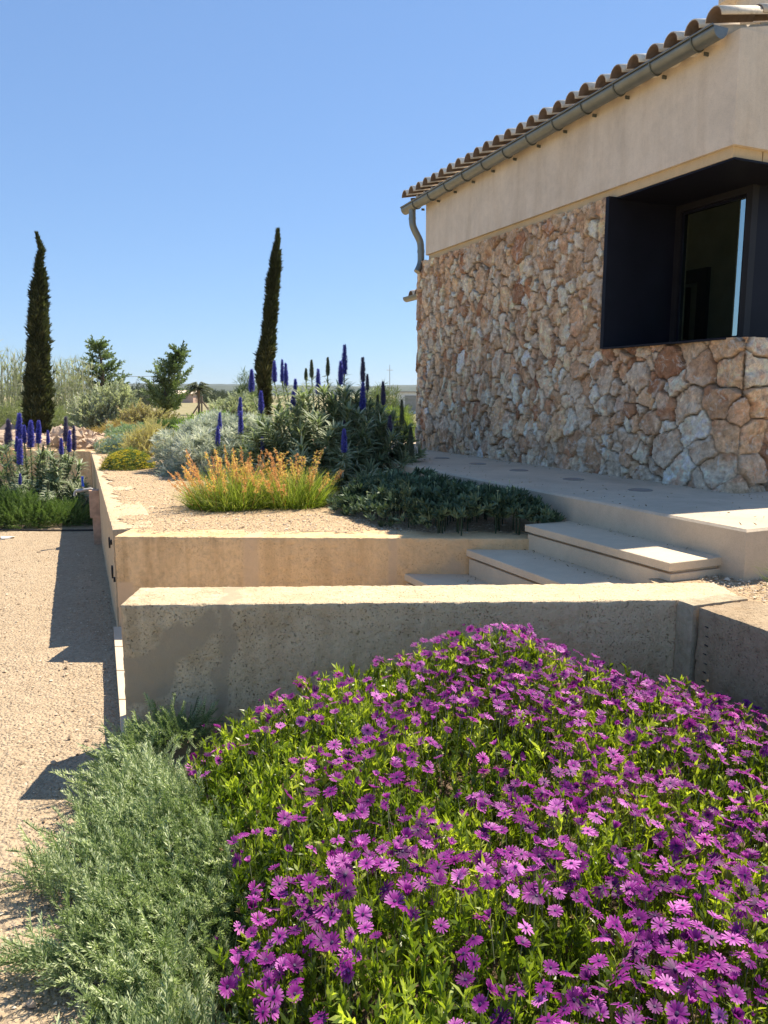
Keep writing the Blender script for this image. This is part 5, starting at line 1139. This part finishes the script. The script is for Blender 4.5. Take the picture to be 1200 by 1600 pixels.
def dh(x, y):
    cr = np.interp(x, crx, crz); inn = .36 + .03 * np.sin(x * 3.1 + 1) + .03 * np.cos(y * 4 + x); t_ = sstep(0, 1.25, 3.12 - y); h = cr * (1 - t_) + inn * t_
    dl = x - np.interp(y, lfy, lfx); h = h - .16 * np.exp(-np.maximum(dl, 0) / .16); h = h - .45 * sstep(3.14, 3.42, y) ; dr = xr(y) - x; h = h - .05 * np.exp(-np.maximum(dr, 0) / .10)
    h = h + .045 * fbm(np.stack([x * 3.6, y * 3.6, x * 0], 1), 2, 91) + .018 * fbm(np.stack([x * 10, y * 10, x * 0], 1), 2, 92)
    h = h - .10 * np.exp(-(((x - .93) / .13) ** 2 + ((y - 2.42) / .07) ** 2)) - .07 * np.exp(-(((x - .25) / .1) ** 2 + ((y - 1.9) / .05) ** 2))
    return h
tD = thing('daisy_bed', 'dense bright green mound covered in purple daisies filling the foreground bed', 'flower bed', (.4, 2.2, 0))
n = 20000; r = np.random.default_rng(21); x = r.uniform(-.95, 2.0, n); y = r.uniform(.75, 3.44, n); k = (x > np.interp(y, lfy, lfx) + .04 * fbm(np.stack([x * 8, y * 8, x * 0], 1), 2, 93)) & (x < xr(y)); x, y = x[k], y[k]
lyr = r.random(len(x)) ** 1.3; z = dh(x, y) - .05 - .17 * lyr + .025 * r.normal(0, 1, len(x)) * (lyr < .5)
DL = []
for kk in range(7):
    rr_ = np.random.default_rng(1100 + kk); ps = []
    for q in range(9):
        v, f = leaf(rr_.uniform(.022, .038), rr_.uniform(.0065, .0095), 2, rr_.uniform(.1, .5), .3, shape=.95); a = q * 2.4; e = rr_.uniform(.15, .95); hh = .045 * q / 9
        ps.append((orient(v, (math.sin(e) * math.cos(a), math.sin(e) * math.sin(a), math.cos(e)), a, (0, 0, hh)), f, rr_.uniform(-.13, .13)))
    ps.append((np.array([[-.0012, 0, -.04], [.0012, 0, -.04], [.0012, 0, .05], [-.0012, 0, .05]]), np.array([[0, 1, 2, 3]]), .1)); DL.append(combine(ps))
mb = MB(); inst(mb, DL, np.stack([x, y, z], 1), rnd_dir(len(x), 1, .28), r.uniform(.8, 1.25, len(x)), np.clip(.56 - .3 * lyr + .35 * fbm(np.stack([x * 4, y * 4, x * 0], 1), 2, 94) + r.uniform(-.3, .35, len(x)), 0, 1)); mb.build('foliage', M_DLEAF, tD)  # deeper leaves tinted darker, imitating shade in the gaps of the mound
def flower_t(seed, cup, npet, Lp=.0245, miss=0.):
    rr_ = np.random.default_rng(seed); ps = []
    for q in range(npet):
        if rr_.random() < miss: continue
        a = 2 * math.pi * (q + rr_.uniform(-.15, .15)) / npet; L = Lp * rr_.uniform(.88, 1.06); e = math.pi / 2 - cup + rr_.normal(0, .07)
        v, f = leaf(L, .0068 * rr_.uniform(.85, 1.1), 3, rr_.uniform(.0, .22), .12, base=.35, shape=1.05); v[-2:, 1] = np.array([-1, 1]) * .0022
        X0, Y0, _ = frame_of(np.array((math.sin(e) * math.cos(a), math.sin(e) * math.sin(a), math.cos(e)))); down = np.array((0, 0, -1.)); cr = math.atan2((Y0 * down).sum(), (X0 * down).sum())
        ps.append((orient(v, (math.sin(e) * math.cos(a), math.sin(e) * math.sin(a), math.cos(e)), cr, (.0035 * math.cos(a), .0035 * math.sin(a), 0)), f, np.linspace(-.28, .16, len(v)) + rr_.uniform(-.08, .08)))
    return combine(ps)
FLT = [flower_t(1200 + k, c_, 15 + k % 5, .0245 * (1 - .03 * (k % 4)), .12 * (k % 3 == 2)) for k, c_ in enumerate((.12, .25, .02, .35, .18, .6, .28, 1.0, -.18, .45, .08, .8, -.35, 1.25))]
a = np.linspace(0, 2 * math.pi, 10, endpoint=False)
cv = np.vstack([[[.0048 * math.cos(q), .0048 * math.sin(q), .0005] for q in a], [[.0035 * math.cos(q), .0035 * math.sin(q), .0032] for q in a], [[0, 0, .0038]]]); kk = np.arange(10)
CT_v = cv; CT_f3 = np.vstack([np.stack([kk, (kk + 1) % 10, (kk + 1) % 10 + 10], 1), np.stack([kk, (kk + 1) % 10 + 10, kk + 10], 1), np.stack([kk + 10, (kk + 1) % 10 + 10, np.full(10, 20)], 1)]); CENT = [(CT_v, CT_f3, np.concatenate([np.full(10, .9), np.full(10, .2), [.0]]))]
# candidate flower places, clumped, with a minimum spacing
n = 30000; fx = r.uniform(-.9, 1.9, n); fy = r.uniform(.85, 3.36, n); k = (fx > np.interp(fy, lfy, lfx) + .0) & (fx < xr(fy) - .0); fx, fy = fx[k], fy[k]
wgt = .46 + 1.15 * fbm(np.stack([fx * 4.6, fy * 4.6, fx * 0], 1), 3, 95) + .10 * sstep(2.2, 3.2, fy) + .10 * sstep(.2, 1.2, fx) - .18 * (fx < -.1) * (fy > 2.0)
acc = []; 
for i in range(len(fx)):
    if r.random() > wgt[i]: continue
    if all((fx[i] - fx[j]) ** 2 + (fy[i] - fy[j]) ** 2 > .020 ** 2 for j in acc): acc.append(i)
    if len(acc) >= 2300: break
fx, fy = fx[acc], fy[acc]; fz_ = dh(fx, fy) + r.uniform(.0, .045, len(fx)); m = len(fx)
fd = r.normal(0, .38, (m, 3)) + np.array((.08, .02, 1)); fd /= np.linalg.norm(fd, axis=1, keepdims=True); fs_ = r.uniform(.60, .98, m); ft = np.clip(r.normal(.55, .2, m), 0, 1); fr_ = r.uniform(0, 6.28, m); fk = r.choice(14, m, p=[.11, .10, .10, .09, .09, .06, .09, .04, .08, .08, .07, .03, .03, .03])
pos = np.stack([fx, fy, fz_], 1)
vis = (np.abs(fx / fy) < .52) & (fy > 1.38); order = np.argsort(np.where(vis, np.hypot(fy, fz_ - 1.6), 99)); near = order[:100]; far = order[100:]
X, Y, Z = frame_of(fd); 
def place(tv, i):
    c_, s_ = math.cos(fr_[i]), math.sin(fr_[i]); M = np.stack([X[i] * c_ + Y[i] * s_, -X[i] * s_ + Y[i] * c_, Z[i]], 1); return tv @ M.T * fs_[i] + pos[i]
for i in near:
    tv, tf, tt_ = FLT[fk[i]]; o = MB().add(place(tv, i), tf, np.clip(tt_ + ft[i], 0, 1)).build('flower', M_PETAL, tD)
    c_ = MB().add(place(CT_v, i), CT_f3, CENT[0][2]).build('flower_centre', M_CENT, None, origin=tuple(tD.location)); c_.location = (0, 0, 0); c_.parent = o
mp, mc = MB(), MB()
for i in far: tv, tf, tt_ = FLT[fk[i]]; mp.add(place(tv, i), tf, np.clip(tt_ + ft[i], 0, 1)); mc.add(place(CT_v, i), CT_f3, CENT[0][2])
tag(mp.build('more_flowers', M_PETAL, tD), kind='stuff'); tag(mc.build('more_flower_centres', M_CENT, tD), kind='stuff')
mb = MB()
for i in range(m):
    e = pos[i] - fd[i] * .001; b0 = pos[i] - np.array((fd[i][0] * .03, fd[i][1] * .03, .10)); tube(mb, [b0, (b0 + e) / 2 + [0, 0, .004], e], [.0013, .0012, .0012], 3, .6, cap=False)
nb = 420; bi = r.integers(0, m, nb); bp = pos[bi] + np.stack([r.normal(0, .05, nb), r.normal(0, .05, nb), -.012 + .02 * r.random(nb)], 1)
mb.build('flower_stems', M_STEM, tD)
mb = MB(); BUDT = [combine([(orient(leaf(.013, .005, 2, -.25, .2)[0], (.5 * math.cos(a_), .5 * math.sin(a_), 1), a_), leaf(.013, .005, 2)[1], 0) for a_ in np.arange(6) * 1.047])]
ndh = 260; di = r.integers(0, m, ndh); dp = pos[di] + np.stack([r.normal(0, .06, ndh), r.normal(0, .06, ndh), -.02 + .02 * r.random(ndh)], 1); md = MB(); inst(md, BUDT, dp, rnd_dir(ndh, 1, .6), r.uniform(.9, 1.5, ndh), r.uniform(0, 1, ndh)); md.build('withered_heads', foliage('withered', (.10, .06, .03), (.34, .24, .13), .2), tD)
inst(mb, BUDT, bp, rnd_dir(nb, 1, .4), r.uniform(.8, 1.3, nb), r.uniform(0, .5, nb)); mb.build('closed_buds', M_PETAL, tD)

# ------------------------------------------------------------------ haze
hz = bpy.data.materials.new('haze_air'); hz.use_nodes = True; t = hz.node_tree
for n_ in list(t.nodes): t.nodes.remove(n_)
o = t.nodes.new('ShaderNodeOutputMaterial'); pv = t.nodes.new('ShaderNodeVolumePrincipled'); pv.inputs['Density'].default_value = .00011; pv.inputs['Color'].default_value = (.80, .88, 1, 1); pv.inputs['Anisotropy'].default_value = .3
t.links.new(pv.outputs[0], o.inputs['Volume'])
mb = MB(); mb.add(boxv(-3200, 3200, -60, 3400, -2.5, 60), BOXF); oh = mb.build('haze', hz); tag(oh, kind='stuff')
